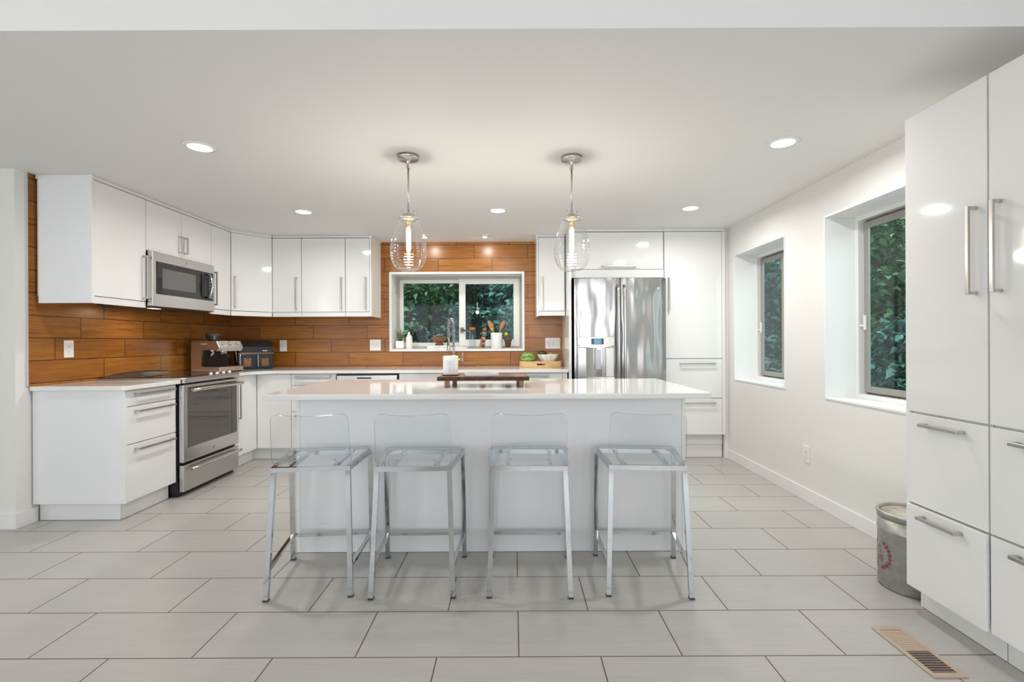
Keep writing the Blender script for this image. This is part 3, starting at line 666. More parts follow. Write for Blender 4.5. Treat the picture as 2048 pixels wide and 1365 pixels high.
# ------------------------------------------------------------------ bar stools
def make_stool():
    s = thing('bar_stool', 'x', 'stool')
    t = 0.0105
    ZS = 0.588
    # frame
    ft = MB(); q = 0.011
    bl, br_, fl, fr = Vector((-0.169, -0.172, ZS)), Vector((0.169, -0.172, ZS)), Vector((-0.206, 0.178, ZS)), Vector((0.206, 0.178, ZS))
    def sq(a, b, mb, r=q): mb.tube([tuple(a), tuple(b)], r, 4, square=True)
    sq(bl + Vector((-q, 0, 0)), br_ + Vector((q, 0, 0)), ft); sq(fl + Vector((-q, 0, 0)), fr + Vector((q, 0, 0)), ft)
    sq(bl, fl, ft); sq(br_, fr, ft)
    for sx in (-0.105, 0.105): ft.tube([(sx * 0.95, -0.172, ZS + 0.001), (sx * 1.05, 0.178, ZS + 0.001)], 0.0085, 4, square=True)
    ft.build('seat_frame', M_CHROME, s)
    feet = {'bl': (-0.188, -0.215), 'br': (0.188, -0.215), 'fl': (-0.209, 0.212), 'fr': (0.209, 0.212)}
    tops = {'bl': bl, 'br': br_, 'fl': fl, 'fr': fr}
    mids = {}
    for kx in ('bl', 'br', 'fl', 'fr'):
        a = tops[kx] - Vector((0, 0, q + 0.0005)); b = Vector((*feet[kx], 0.008))
        lg = MB(); lg.tube([tuple(a), tuple(b)], q, 4, square=True); lg = lg.build('leg', M_CHROME, s)
        MB().box(b.x - q - 0.001, b.x + q + 0.001, b.y - q - 0.001, b.y + q + 0.001, 0.0, 0.008).build('foot_cap', M_RUBBER, lg)
        f = (a.z - 0.135) / (a.z - b.z); mids[kx] = a.lerp(b, f)
    for (a, b) in (('fl', 'fr'), ('bl', 'fl'), ('br', 'fr')):
        st = MB(); d = (mids[b] - mids[a]).normalized() * q
        st.tube([tuple(mids[a] + d), tuple(mids[b] - d)], 0.0085, 4, square=True); st.build('footrest', M_CHROME, s)
    # clear shell
    th = 0.010; rows = []
    zb = ZS + q + 0.0008
    path = [(0.196 - 0.316 * q, zb, (0, 1)) for q in (0, 0.004, 0.010, 0.020, 0.036, 0.063, 0.14, 0.22, 0.30, 0.40, 0.5, 0.6, 0.7, 0.8, 0.9, 1.0)]
    rc = 0.055; y0 = -0.120
    for i in range(1, 9):
        a = math.radians(82) * i / 8; path.append((y0 - rc * math.sin(a), zb + rc - rc * math.cos(a), (math.sin(a), math.cos(a))))
    ly, lz, ln = path[-1]; a = math.radians(82)
    L = 0.202
    for q in (0.08, 0.16, 0.24, 0.32, 0.4, 0.48, 0.56, 0.64, 0.72, 0.78, 0.84, 0.88, 0.92, 0.95, 0.972, 0.988, 0.996, 1.0): path.append((ly - math.cos(a) * L * q, lz + math.sin(a) * L * q, (math.sin(a), math.cos(a))))
    n = 12; bm = bmesh.new(); top, bot = [], []
    K = len(path)
    # arc length
    S = [0]
    for i in range(1, K): S.append(S[-1] + math.dist(path[i][:2], path[i - 1][:2]))
    for i, (y, z, nn) in enumerate(path):
        f = S[i] / S[-1]
        hw = 0.206 - 0.026 * min(1, f / 0.55) - 0.006 * max(0, (f - 0.6) / 0.4)
        for e, r in ((S[i], 0.02), (S[-1] - S[i], 0.03)):
            if e < r: hw -= r - math.sqrt(max(0, r * r - (r - e) ** 2))
        tr, br2 = [], []
        k_ = max(0, (f - 0.62) / 0.38)
        for j in range(n + 1):
            u = -1 + 2 * j / n
            cy_ = -0.016 * k_ * (1 - u * u); cz = -0.007 * (max(0, (f - 0.8) / 0.2)) * (1 - u * u)
            br2.append(bm.verts.new((hw * u, y + cy_, z + cz)))
            tr.append(bm.verts.new((hw * u, y + cy_ + nn[0] * th, z + cz + nn[1] * th)))
        top.append(tr); bot.append(br2)
    def F(vs, mi):
        fc = bm.faces.new(vs); fc.material_index = mi; fc.smooth = True
    for i in range(K - 1):
        for j in range(n):
            F((top[i][j], top[i][j + 1], top[i + 1][j + 1], top[i + 1][j]), 0); F((bot[i][j], bot[i + 1][j], bot[i + 1][j + 1], bot[i][j + 1]), 0)
        F((top[i][0], top[i + 1][0], bot[i + 1][0], bot[i][0]), 1); F((top[i][n], bot[i][n], bot[i + 1][n], top[i + 1][n]), 1)
    for j in range(n):
        F((top[0][j], bot[0][j], bot[0][j + 1], top[0][j + 1]), 1); F((top[-1][j], top[-1][j + 1], bot[-1][j + 1], bot[-1][j]), 1)
    mb = MB(); mb.bm.free(); mb.bm = bm; mb.build('seat_shell', [M_ACRYL, M_ACEDGE], s)
    for (sx, sy) in ((-0.10, 0.12), (0.10, 0.12), (-0.09, -0.10), (0.09, -0.10)):
        MB().lathe([(0, 0), (0.007, 0), (0.006, 0.003), (0, 0.004)], (sx, sy, zb + th + 0.0005), 12).build('screw_cap', M_CHROME, s)
    return s
def dup(root):
    r = root.copy(); COL.objects.link(r)
    for ch in root.children:
        c_ = ch.copy(); COL.objects.link(c_); c_.parent = r; c_.matrix_parent_inverse = ch.matrix_parent_inverse.copy()
        for g_ in ch.children:
            d_ = g_.copy(); COL.objects.link(d_); d_.parent = c_; d_.matrix_parent_inverse = g_.matrix_parent_inverse.copy()
    return r
stool0 = make_stool()
ST = [(-0.972, 2.455, 6.0, 'clear acrylic stool with chrome legs, leftmost of the four, nearest the range'),
      (-0.478, 2.455, 1.5, 'clear acrylic stool with chrome legs, second from the left at the island'),
      (0.076, 2.455, -1.5, 'clear acrylic stool with chrome legs, third from the left at the island'),
      (0.640, 2.455, -4.5, 'clear acrylic stool with chrome legs, rightmost of the four at the island end')]
for i, (sx, sy, rz, lab) in enumerate(ST):
    o = stool0 if i == 0 else dup(stool0)
    o.location = (sx, sy, 0); o.rotation_euler = (0, 0, R(rz)); tag(o, lab, 'stool', 'acrylic bar stools at the island')

# ------------------------------------------------------------------ pendants and downlights
def make_pendant():
    p = thing('pendant_lamp', 'x', 'pendant lamp', (0, 0, ZC))
    MB().lathe([(0, 0), (0.064, 0), (0.064, -0.018), (0.060, -0.022), (0.016, -0.023), (0.010, -0.035), (0.010, -0.075), (0, -0.075)], (0, 0, ZC), 40).build('canopy', M_NICKEL, p)
    MB().cyl((0, 0, ZC - 0.07), (0, 0, 1.955), 0.0055, n=14).build('rod', M_NICKEL, p)
    cap = MB(); cap.lathe([(0, 1.962), (0.012, 1.960), (0.030, 1.953), (0.054, 1.936), (0.060, 1.922), (0.058, 1.920), (0.050, 1.930), (0.02, 1.945), (0, 1.948)], (0, 0, 0), 36)
    for a in (0.3, 0.3 + PI):
        cap.cyl((0.034 * math.cos(a), 0.034 * math.sin(a), 1.945), (0.034 * math.cos(a), 0.034 * math.sin(a), 1.973), 0.0035, n=10); cap.ball((0.034 * math.cos(a), 0.034 * math.sin(a), 1.975), 0.005, 10)
    cap.build('cap', M_NICKEL, p)
    MB().cyl((0, 0, 1.945), (0, 0, 1.868), 0.017, n=20).build('socket', mat('brass_socket', (0.55, 0.42, 0.24), 0.3, 1), p)
    # egg shaped glass with ripples towards its foot
    pr = []
    zt, zb_ = 1.925, 1.607; H = zt - zb_
    for i in range(141):
        t = i / 140; z = zt - H * t
        # egg radius, widest below the middle
        if t < 0.62: r = 0.052 + (0.1085 - 0.052) * math.sin(PI / 2 * t / 0.62)
        else: r = 0.030 + 0.0785 * math.sqrt(max(0, 1 - ((t - 0.62) / 0.38) ** 2.2))
        if t > 0.5: r += 0.0011 * math.sin((t - 0.5) * 2 * PI * 18) * min(1, (t - 0.5) / 0.15)
        pr.append((r, z))
    pr.append((0.0, zb_ - 0.001))
    MB().lathe(pr, (0, 0, 0), 56).build('globe', M_GLOBE, p)
    MB().lathe([(0.009, 1.868), (0.0135, 1.855), (0.0135, 1.74), (0.008, 1.725), (0, 1.72)], (0, 0, 0), 20).build('bulb', M_BULB, p)
    l = bpy.data.lights.new('pendant_light', 'POINT'); l.energy = 7.0; l.color = (1.0, 0.92, 0.81); l.shadow_soft_size = 0.03
    lo = bpy.data.objects.new('pendant_light', l); COL.objects.link(lo); lo.location = (0, 0, 1.69); adopt(lo, p)
    return p
p0 = make_pendant()
p1 = dup(p0)
for o, loc, lab in ((p0, (-0.628, 2.92, ZC), 'clear egg shaped glass pendant hanging in front of the sink window'), (p1, (0.357, 2.95, ZC), 'clear egg shaped glass pendant hanging in front of the fridge')):
    o.location = loc; tag(o, lab, 'pendant lamp', 'glass pendants over the island')

def make_downlight():
    d = thing('ceiling_downlight', 'x', 'ceiling light', (0, 0, ZC))
    MB().lathe([(0.062, -0.001), (0.083, -0.001), (0.083, -0.004), (0.062, -0.008)], (0, 0, ZC), 40).build('trim_ring', M_TRIM, d)
    MB().lathe([(0, -0.0035), (0.0618, -0.0035), (0.0618, -0.0012), (0, -0.0012)], (0, 0, ZC), 40).build('lens', M_LENS, d)
    l = bpy.data.lights.new('downlight', 'AREA'); l.shape = 'DISK'; l.size = 0.12; l.energy = 11.5; l.color = (1.0, 0.97, 0.93); l.spread = R(170)
    lo = bpy.data.objects.new('downlight', l); COL.objects.link(lo); lo.location = (0, 0, ZC - 0.010); adopt(lo, d)
    return d
d0 = make_downlight()
DL = [(-1.78, 2.765, ZC, 'round recessed ceiling light above the left counter end'), (1.525, 2.74, ZC, 'round recessed ceiling light nearest the near pantry'),
      (-1.79, 4.15, ZC, 'round recessed ceiling light in front of the back left wall cabinets'), (-0.128, 4.137, ZC, 'round recessed ceiling light between the two pendants'),
      (1.494, 4.09, ZC, 'round recessed ceiling light in front of the far pantry'),
      ]
for i, (x_, y_, z_, lab) in enumerate(DL):
    o = d0 if i == 0 else dup(d0)
    o.location = (x_, y_, z_); tag(o, lab, 'ceiling light', 'recessed ceiling lights')
# two eyeball spots washing the wall over the window
def make_eye():
    d = thing('eyeball_spot', 'x', 'ceiling light', (0, 0, ZC))
    MB().lathe([(0.040, -0.001), (0.066, -0.001), (0.064, -0.005), (0.042, -0.010)], (0, 0, ZC), 36).build('trim_ring', M_TRIM, d)
    MB().lathe([(0.030, -0.001), (0.0395, -0.002), (0.036, -0.020), (0.028, -0.026), (0.027, -0.020)], (0, 0, ZC), 30).build('eyeball', M_TRIM, d)
    MB().lathe([(0, -0.020), (0.0275, -0.020)], (0, 0, ZC), 24).build('lens', M_LENS, d)
    l = bpy.data.lights.new('wall_spot', 'AREA'); l.shape = 'DISK'; l.size = 0.05; l.energy = 2.0; l.color = (1.0, 0.95, 0.87)
    lo = bpy.data.objects.new('wall_spot', l); COL.objects.link(lo); lo.location = (0, 0, ZC - 0.03); lo.rotation_euler = (R(25), 0, 0); adopt(lo, d)
    return d
e0 = make_eye(); e1 = dup(e0)
e0.location = (-0.93, 5.10, ZC); tag(e0, 'small ceiling spot over the sink window, hidden behind the left pendant', 'ceiling light', 'spots over the sink window')
e1.location = (-0.297, 5.10, ZC); tag(e1, 'small ceiling spot over the sink window between the pendants', 'ceiling light', 'spots over the sink window')

# ------------------------------------------------------------------ outlets and switches
def plate(M, wd, ht, kind, label, n=1):
    nm = 'electrical_outlet' if kind == 'outlet' else 'light_switch'
    o = MB(M).box(-wd / 2, wd / 2, -0.006, -0.0002, -ht / 2, ht / 2, 0.002).build(nm, M_PLATE)
    tag(o, label, 'outlet' if kind == 'outlet' else 'switch')
    for i in range(n):
        u = (i - (n - 1) / 2) * 0.046
        kd = kind if not (kind == 'mixed' and i == 0) else 'switch'
        if kind == 'mixed': kd = 'outlet' if i == 0 else 'switch'
        if kind == 'triple': kd = 'outlet' if i == 2 else 'switch'
        if kd == 'outlet':
            for s_ in (-0.019, 0.019):
                f = MB(M).box(u - 0.016, u + 0.016, -0.008, -0.0062, s_ - 0.014, s_ + 0.014, 0.001).build('socket', M_PLATE, o)
                sl = MB(M); sl.box(u - 0.007, u - 0.005, -0.0086, -0.0081, s_ - 0.003, s_ + 0.006); sl.box(u + 0.005, u + 0.007, -0.0086, -0.0081, s_ - 0.003, s_ + 0.006); sl.box(u - 0.002, u + 0.002, -0.0086, -0.0081, s_ - 0.010, s_ - 0.006)
                sl.build('slots', M_SLOT, f)
        else:
            MB(M).box(u - 0.016, u + 0.016, -0.0085, -0.0062, -0.033, 0.033, 0.0015).build('rocker', mat('rocker_white', (0.74, 0.73, 0.71), 0.3), o)
    return o
plate(frame(XL, 3.460, (0, 1), 1.142), 0.075, 0.122, 'outlet', 'white outlet on the wood tile of the left wall')
plate(frame(-2.585, YB, (1, 0), 1.142), 0.078, 0.125, 'outlet', 'white outlet on the back wall right of the air fryer')
plate(frame(-1.552, YB, (1, 0), 1.145), 0.122, 0.125, 'mixed', 'white double plate on the back wall left of the sink window', 2)
plate(frame(0.440, YB, (1, 0), 1.158), 0.166, 0.122, 'triple', 'white three gang plate above the fruit tray', 3)
plate(frame(XR, 3.570, (0, -1), 0.345), 0.075, 0.122, 'outlet', 'white outlet low on the right wall under the windows')

# ------------------------------------------------------------------ floor register
c = thing('floor_register', 'beige metal floor register by the near pantry', 'vent', (1.53, 1.845, 0))
VX0, VX1, VY0, VY1 = 1.462, 1.583, 1.695, 1.995
M_BEIGE = mat('beige_enamel', (0.50, 0.385, 0.29), 0.4)
f = ring(MB(), VX0, VX1, 0, 1, 0, 0, 0) if False else MB()
f.box(VX0, VX0 + 0.018, VY0, VY1, 0.0005, 0.006, 0.002); f.box(VX1 - 0.018, VX1, VY0, VY1, 0.0005, 0.006, 0.002)
for (a, b) in ((VY0, VY0 + 0.022), (VY1 - 0.022, VY1), (1.840, 1.850)): f.box(VX0 + 0.016, VX1 - 0.016, a, b, 0.0005, 0.0058)
f.build('frame', M_BEIGE, c)
MB().box(VX0 + 0.018, VX1 - 0.018, VY0 + 0.02, VY1 - 0.02, 0.0003, 0.0009).build('duct', M_BLACK, c)
for half, (a, b, tl) in enumerate(((VY0 + 0.024, 1.838, 0.35), (1.852, VY1 - 0.024, 1.0))):
    nl = 9
    for i in range(nl):
        y_ = a + (b - a) * (i + 0.5) / nl; wd = 0.0035 if half == 0 else 0.0058
        MB().box(VX0 + 0.0185, VX1 - 0.0185, y_ - wd, y_ + wd, 0.0015, 0.0045, 0.0005).build('louver', M_BEIGE if half else mat('louver_dark', (0.24, 0.19, 0.15), 0.4), c)

# ------------------------------------------------------------------ galvanized bin
m = mat('galvanized', (0.42, 0.42, 0.40), 0.42, 0.75); k = NT(m); v_ = k.objpos()
k.link(k.ramp(k.noise(v_, 16, 8, 0.75), [(0.3, (0.30, 0.30, 0.285)), (0.7, (0.56, 0.56, 0.535))]), k.b.inputs['Base Color']); M_GALV = m
m = mat('worn_lid', (0.5, 0.46, 0.38), 0.6, 0.2); k = NT(m); k.link(k.ramp(k.noise(k.objpos(), 14, 5, 0.7), [(0.35, (0.33, 0.29, 0.22)), (0.62, (0.60, 0.56, 0.48))]), k.b.inputs['Base Color']); M_LID = m
BXC, BYC, BR = 1.901, 2.322, 0.135
c = thing('storage_bin', 'round galvanized metal bin with a red wreath behind the near pantry', 'bin', (BXC, BYC, 0))
MB().lathe([(0, 0.001), (BR - 0.004, 0.001), (BR, 0.006), (BR, 0.268), (BR + 0.003, 0.272), (BR + 0.003, 0.278), (BR, 0.282), (BR, 0.340), (0, 0.340)], (BXC, BYC, 0), 64).build('body', M_GALV, c)
lid_ = MB().lathe([(BR - 0.010, 0.3505), (BR - 0.007, 0.358), (BR - 0.002, 0.3625), (BR + 0.006, 0.358), (BR + 0.006, 0.350), (BR + 0.002, 0.344), (BR + 0.002, 0.330), (BR + 0.0008, 0.330)], (BXC, BYC, 0), 64).build('lid_rim', M_GALV, c)
MB().lathe([(0, 0.351), (BR - 0.0105, 0.3495), (BR - 0.0105, 0.342), (0, 0.342)], (BXC, BYC, 0), 64).build('lid', M_LID, c)
wr = MB()
def on_cyl(s_, z_, off=0.0012):
    th_ = PI - R(14) + s_ / BR
    return Vector((BXC + (BR + off) * math.cos(th_), BYC + (BR + off) * math.sin(th_), z_))
def leaf_on(s_, z_, ang, ln, wd):
    pts = []
    for t, q in ((0, 0), (0.35, 1), (0.7, 0.8), (1, 0), (0.7, -0.8), (0.35, -1)):
        a_ = t * ln; b_ = q * wd / 2
        pts.append(on_cyl(s_ + a_ * math.cos(ang) - b_ * math.sin(ang), z_ + a_ * math.sin(ang) + b_ * math.cos(ang)))
    wr._new([tuple(p) for p in pts], [(0, 1, 2, 3, 4, 5)])
RW = 0.064
for side in (1, -1):
    for i in range(9):
        a = R(-80) + R(135) * i / 8
        s_, z_ = side * RW * math.cos(a), 0.150 + RW * math.sin(a)
        tang = a + PI / 2
        for dq in (-0.75, 0.0, 0.75):
            an = tang + dq; an = an if side == 1 else PI - an
            leaf_on(s_, z_, an, 0.018 if dq else 0.022, 0.0050)
def stroke(pts, wd=0.0028):
    for (a, b) in zip(pts, pts[1:]):
        d_ = Vector((b[0] - a[0], b[1] - a[1])); n_ = Vector((-d_.y, d_.x)).normalized() * wd / 2
        wr._new([tuple(on_cyl(a[0] + n_.x, a[1] + n_.y)), tuple(on_cyl(b[0] + n_.x, b[1] + n_.y)), tuple(on_cyl(b[0] - n_.x, b[1] - n_.y)), tuple(on_cyl(a[0] - n_.x, a[1] - n_.y))], [(0, 1, 2, 3)])
stroke([(-0.010, 0.160), (-0.010, 0.190), (0.004, 0.192), (0.012, 0.182)]); stroke([(0.012, 0.172), (0.012, 0.160)])
stroke([(0.014 + 0.009 * math.cos(q * PI / 5), 0.132 + 0.013 * math.sin(q * PI / 5)) for q in range(11)])
stroke([(-0.012 + 0.008 * math.cos(q * PI / 5), 0.130 + 0.011 * math.sin(q * PI / 5)) for q in range(11)])
wr.build('wreath_print', mat('red_print', (0.30, 0.035, 0.055), 0.6), c, fix=False)

# ------------------------------------------------------------------ things on the left counter
# espresso maker
E0 = Matrix.Translation((-2.890, 4.735, ZT + 0.0005)) @ Matrix.Rotation(R(-14), 4, 'Z') @ Matrix.Scale(0.93, 4)
c = thing('espresso_machine', 'stainless espresso maker with a bean hopper in the counter corner', 'coffee machine', (-2.935, 4.70, ZT))
M_ESP = brushed('warm_steel', (0.74, 0.68, 0.62), 0.34)
mb = MB(E0)
side = [(-0.17, 0.01), (0.19, 0.01), (0.19, 0.055), (-0.045, 0.055), (-0.035, 0.225), (0.055, 0.235), (0.165, 0.215), (0.185, 0.255), (0.150, 0.318), (-0.155, 0.322), (-0.17, 0.30)]
SM = Matrix(((1, 0, 0, 0), (0, 0, 1, 0), (0, 1, 0, 0), (0, 0, 0, 1)))
mb.prism(side, -0.155, 0.155, 0, 0.004, M=SM); mb.build('body', M_ESP, c)
MB(E0).box(-0.035, 0.015, -0.135, 0.135, 0.056, 0.222).build('splash_back', M_BLACK, c)
MB(E0).box(-0.215, -0.172, -0.13, 0.13, 0.09, 0.31, 0.01).build('water_tank', mat('smoked_plastic', (0.03, 0.025, 0.022), 0.12), c)
MB(E0).box(0.02, 0.188, -0.14, 0.14, 0.0555, 0.060, 0.001).build('drip_grate', mat('grate_dark', (0.10, 0.10, 0.10), 0.3, 0.9), c)
MB(E0).box(-0.165, 0.18, -0.15, 0.15, 0.0, 0.0095).build('base', M_BLACK, c)
hp = MB(E0); hp.lathe([(0, 0.323), (0.045, 0.323), (0.050, 0.335), (0.070, 0.372), (0.074, 0.392), (0.066, 0.398), (0, 0.398)], (-0.05, 0, 0), 32); hp.build('bean_hopper', mat('smoked_hopper', (0.05, 0.055, 0.055), 0.08), c)
gh = MB(E0); gh.lathe([(0.0, 0.170), (0.034, 0.170), (0.036, 0.205), (0.038, 0.232)], (0.10, -0.02, 0), 28); gh.build('group_head', M_CHROME, c)
pf = MB(E0); pf.tube([(0.10, -0.02, 0.185), (0.17, -0.05, 0.172), (0.235, -0.075, 0.160)], [0.012, 0.013, 0.011], 12); pf.build('portafilter', M_BLACK, c)
gw = MB(E0); gw.lathe([(0, 0.150), (0.022, 0.150), (0.024, 0.225)], (0.03, -0.09, 0), 20); gw.build('grinder_spout', M_CHROME, c)
sw = MB(E0); sw.tube([(0.11, 0.115, 0.23), (0.125, 0.12, 0.20), (0.130, 0.125, 0.10)], 0.0045, 8); sw.build('steam_wand', M_CHROME, c)
for (q, rr) in ((-0.09, 0.012), (0.0, 0.020), (0.09, 0.012)):
    kb = MB(E0); kb.cyl((0.160, q, 0.290), (0.182, q, 0.303), rr, n=20); kb.build('button', M_CHROME, c)
MB(E0).box(-0.045, 0.035, -0.1565, -0.1552, 0.285, 0.293).build('nameplate', mat('print_white', (0.75, 0.73, 0.70), 0.4), c)

# air fryer
A0 = Matrix.Translation((-2.775, 5.185, ZT + 0.0005)) @ Matrix.Rotation(R(38), 4, 'Z')
c = thing('air_fryer', 'black two basket air fryer beside the espresso maker', 'air fryer', (-2.775, 5.185, ZT))
prof = [(-0.15, 0.01), (0.15, 0.01), (0.15, 0.22), (0.13, 0.27), (0.08, 0.30), (-0.02, 0.305), (-0.09, 0.285), (-0.135, 0.235), (-0.15, 0.17)]
SA = Matrix(((0, 0, 1, 0), (1, 0, 0, 0), (0, 1, 0, 0), (0, 0, 0, 1)))
mb = MB(A0); mb.prism(prof, -0.165, 0.165, 0, 0.01, M=SA); mb.build('body', mat('satin_black', (0.016, 0.015, 0.015), 0.22), c)
MB(A0).box(-0.166, 0.166, -0.157, -0.150, 0.163, 0.172, 0.001).build('trim_band', mat('copper_band', (0.30, 0.18, 0.13), 0.3, 0.9), c)
for q in (-0.082, 0.082):
    b = MB(A0).box(q - 0.074, q + 0.074, -0.158, -0.1505, 0.020, 0.158, 0.003).build('basket', mat('basket_black', (0.020, 0.019, 0.019), 0.3), c)
    MB(A0).box(q - 0.034, q + 0.034, -0.1605, -0.1583, 0.035, 0.120, 0.001).build('window', mat('basket_window', (0.30, 0.17, 0.10), 0.1, 0.5), b)
    hh = MB(A0); hh.box(q - 0.020, q + 0.020, -0.185, -0.159, 0.122, 0.138, 0.004); hh.build('handle', M_BLACK, b)
    hh = MB(A0); hh.box(q - 0.072, q - 0.060, -0.166, -0.1585, 0.03, 0.152, 0.003); hh.build('side_grip', mat('grey_chrome', (0.35, 0.35, 0.36), 0.25, 0.9), b)
MB(A0).box(0.06, 0.105, -0.151, -0.1475, 0.190, 0.198).build('badge', MATS['print_white'], c)
MB(A0).box(-0.15, 0.15, -0.14, 0.14, 0.0, 0.0095).build('base', M_BLACK, c)

# ------------------------------------------------------------------ faucet
FXc, FY = -0.655, 5.32
c = thing('faucet', 'tall chrome spring spout faucet behind the sink', 'faucet', (FXc, FY, ZT))
mb = MB(); mb.lathe([(0, 0), (0.027, 0), (0.027, 0.008), (0.021, 0.012), (0.021, 0.13), (0.016, 0.14), (0, 0.14)], (FXc, FY, ZT + 0.0005), 28); mb.cyl((FXc, FY, ZT + 0.13), (FXc, FY, ZT + 0.26), 0.011); mb.build('body', M_CHROME, c)
arc_r = 0.085; dirv = Vector((-0.20, -0.98, 0)).normalized()
zA = 1.335
hp_ = [Vector((FXc, FY, ZT + 0.26 + (zA - ZT - 0.26) * i / 6)) for i in range(7)]
hp_ += [Vector((FXc, FY, zA)) + dirv * (arc_r - arc_r * math.cos(a)) + Vector((0, 0, arc_r * math.sin(a))) for a in [PI * i / 14 for i in range(1, 15)]]
e_ = hp_[-1]; hp_ += [e_ - Vector((0, 0, 0.10 * i / 4)) for i in range(1, 5)]
mb = MB(); mb.tube([tuple(p) for p in hp_], 0.007, 10); mb.build('hose', mat('dark_hose', (0.30, 0.28, 0.25), 0.4, 0.6), c)
cp_ = []
Ls = [0]
for i in range(1, len(hp_)): Ls.append(Ls[-1] + (hp_[i] - hp_[i - 1]).length)
turns = 34; N_ = turns * 10
for i in range(N_ + 1):
    l = Ls[-1] * i / N_; j = max(q for q in range(len(Ls)) if Ls[q] <= l + 1e-9); j = min(j, len(Ls) - 2)
    f = (l - Ls[j]) / (Ls[j + 1] - Ls[j]); p = hp_[j].lerp(hp_[j + 1], f); T = (hp_[j + 1] - hp_[j]).normalized()
    Sx = T.cross(dirv.cross(Vector((0, 0, 1)))).normalized(); By = dirv.cross(Vector((0, 0, 1))).normalized(); a = 2 * PI * i / 10
    cp_.append(tuple(p + Sx * math.cos(a) * 0.0165 + By * math.sin(a) * 0.0165))
mb = MB(); mb.tube(cp_, 0.0028, 5); mb.build('spring', M_CHROME, c)
hd = hp_[-1]
mb = MB(); mb.lathe([(0, 0.0), (0.013, 0.0), (0.014, -0.06), (0.017, -0.10), (0.020, -0.135), (0.024, -0.150), (0, -0.150)], tuple(hd), 24); mb.build('spray_head', M_NICKEL, c)
mb = MB(); mb.tube([(hd.x - 0.003, hd.y - 0.014, hd.z - 0.02), (hd.x - 0.003, hd.y - 0.016, hd.z - 0.10)], 0.006, 8); mb.build('trigger', M_BLACK, c)
mb = MB(); mb.tube([(FXc, FY, 1.13), tuple(Vector((FXc, FY, 1.13)) + dirv * 0.10), tuple(Vector((hd.x, hd.y, 1.13)))], 0.006, 10); mb.build('holder_arm', M_CHROME, c)
mb = MB(); mb.cyl((FXc + 0.02, FY, ZT + 0.085), (FXc + 0.085, FY, ZT + 0.085), 0.013); mb.cyl((FXc + 0.085, FY, ZT + 0.085), (FXc + 0.105, FY, ZT + 0.085), 0.020); mb.tube([(FXc + 0.095, FY, ZT + 0.095), (FXc + 0.10, FY - 0.01, ZT + 0.16)], 0.006, 10); mb.build('lever', M_CHROME, c)

# ------------------------------------------------------------------ fruit tray
TXC, TYC = 0.290, 5.285
c = thing('round_tray', 'pale wooden oval tray with hand holes on the back worktop', 'tray', (TXC, TYC, ZT))
n = 64; ax, ay = 0.228, 0.150
mb = MB(); zl = [0.001, 0.025, 0.045, 0.068]
outer, inner = [], []
for z_ in zl:
    outer.append([mb.bm.verts.new((TXC + ax * math.cos(2 * PI * j / n), TYC + ay * math.sin(2 * PI * j / n), ZT + z_)) for j in range(n)])
    inner.append([mb.bm.verts.new((TXC + (ax - 0.010) * math.cos(2 * PI * j / n), TYC + (ay - 0.010) * math.sin(2 * PI * j / n), ZT + z_)) for j in range(n)])
hole = {j for j in range(n) if abs((j + 0.5) * 2 * PI / n - 1.5 * PI) < 0.21 or abs((j + 0.5) * 2 * PI / n - 0.5 * PI) < 0.21}
for i in range(3):
    for j in range(n):
        j2 = (j + 1) % n
        if i == 1 and j in hole:
            for (a, b) in ((outer[1], inner[1]), (inner[2], outer[2])): mb.bm.faces.new((a[j], a[j2], b[j2], b[j]))
            if (j - 1) % n not in hole: mb.bm.faces.new((outer[1][j], inner[1][j], inner[2][j], outer[2][j]))
            if j2 not in hole: mb.bm.faces.new((outer[1][j2], outer[2][j2], inner[2][j2], inner[1][j2]))
            continue
        mb.bm.faces.new((outer[i][j], outer[i][j2], outer[i + 1][j2], outer[i + 1][j])); mb.bm.faces.new((inner[i][j2], inner[i][j], inner[i + 1][j], inner[i + 1][j2]))
for j in range(n):
    j2 = (j + 1) % n
    mb.bm.faces.new((outer[3][j], outer[3][j2], inner[3][j2], inner[3][j])); mb.bm.faces.new((outer[0][j2], outer[0][j], inner[0][j], inner[0][j2]))
mb.build('rim', M_PALEWOOD, c)
MB().prism([(TXC + (ax - 0.0105) * math.cos(2 * PI * j / n), TYC + (ay - 0.0105) * math.sin(2 * PI * j / n)) for j in range(n)], ZT + 0.001, ZT + 0.010).build('base', M_PALEWOOD, c)
zt_ = ZT + 0.0105
m = mat('melon_rind', (0.1, 0.3, 0.05), 0.35); k = NT(m); sp = k.add('ShaderNodeSeparateXYZ'); k.link(k.objpos(), sp.inputs[0])
ang = k.math('ARCTAN2', k.math('SUBTRACT', sp.outputs[2], zt_ + 0.072), k.math('SUBTRACT', sp.outputs[1], TYC))
st_ = k.math('SINE', k.math('ADD', k.math('MULTIPLY', ang, 9.0), k.math('MULTIPLY', k.noise(k.objpos(), 30, 3), 5.0)))
k.link(k.ramp(st_, [(0.25, (0.30, 0.44, 0.10)), (0.75, (0.055, 0.16, 0.02))]), k.b.inputs['Base Color']); M_MELON = m
mb = MB(); mb.ball((0.155, TYC, zt_ + 0.079), 0.079, 32, 0, 1.05, 1.0, 1.0); tag(mb.build('watermelon', M_MELON), 'small striped green watermelon on the fruit tray', 'fruit')
mb = MB(); n = 4
bw = [(0, 0.002), (0.046, 0.002), (0.050, 0.0), (0.074, 0.045), (0.118, 0.128), (0.113, 0.130), (0.068, 0.052), (0.044, 0.012), (0, 0.010)]
m_bowl = mat('marbled_ceramic', (0.80, 0.77, 0.71), 0.25); k = NT(m_bowl); k.link(k.ramp(k.noise(k.objpos(), 22, 4, 0.7), [(0.42, (0.83, 0.81, 0.77)), (0.62, (0.62, 0.56, 0.47))]), k.b.inputs['Base Color'])
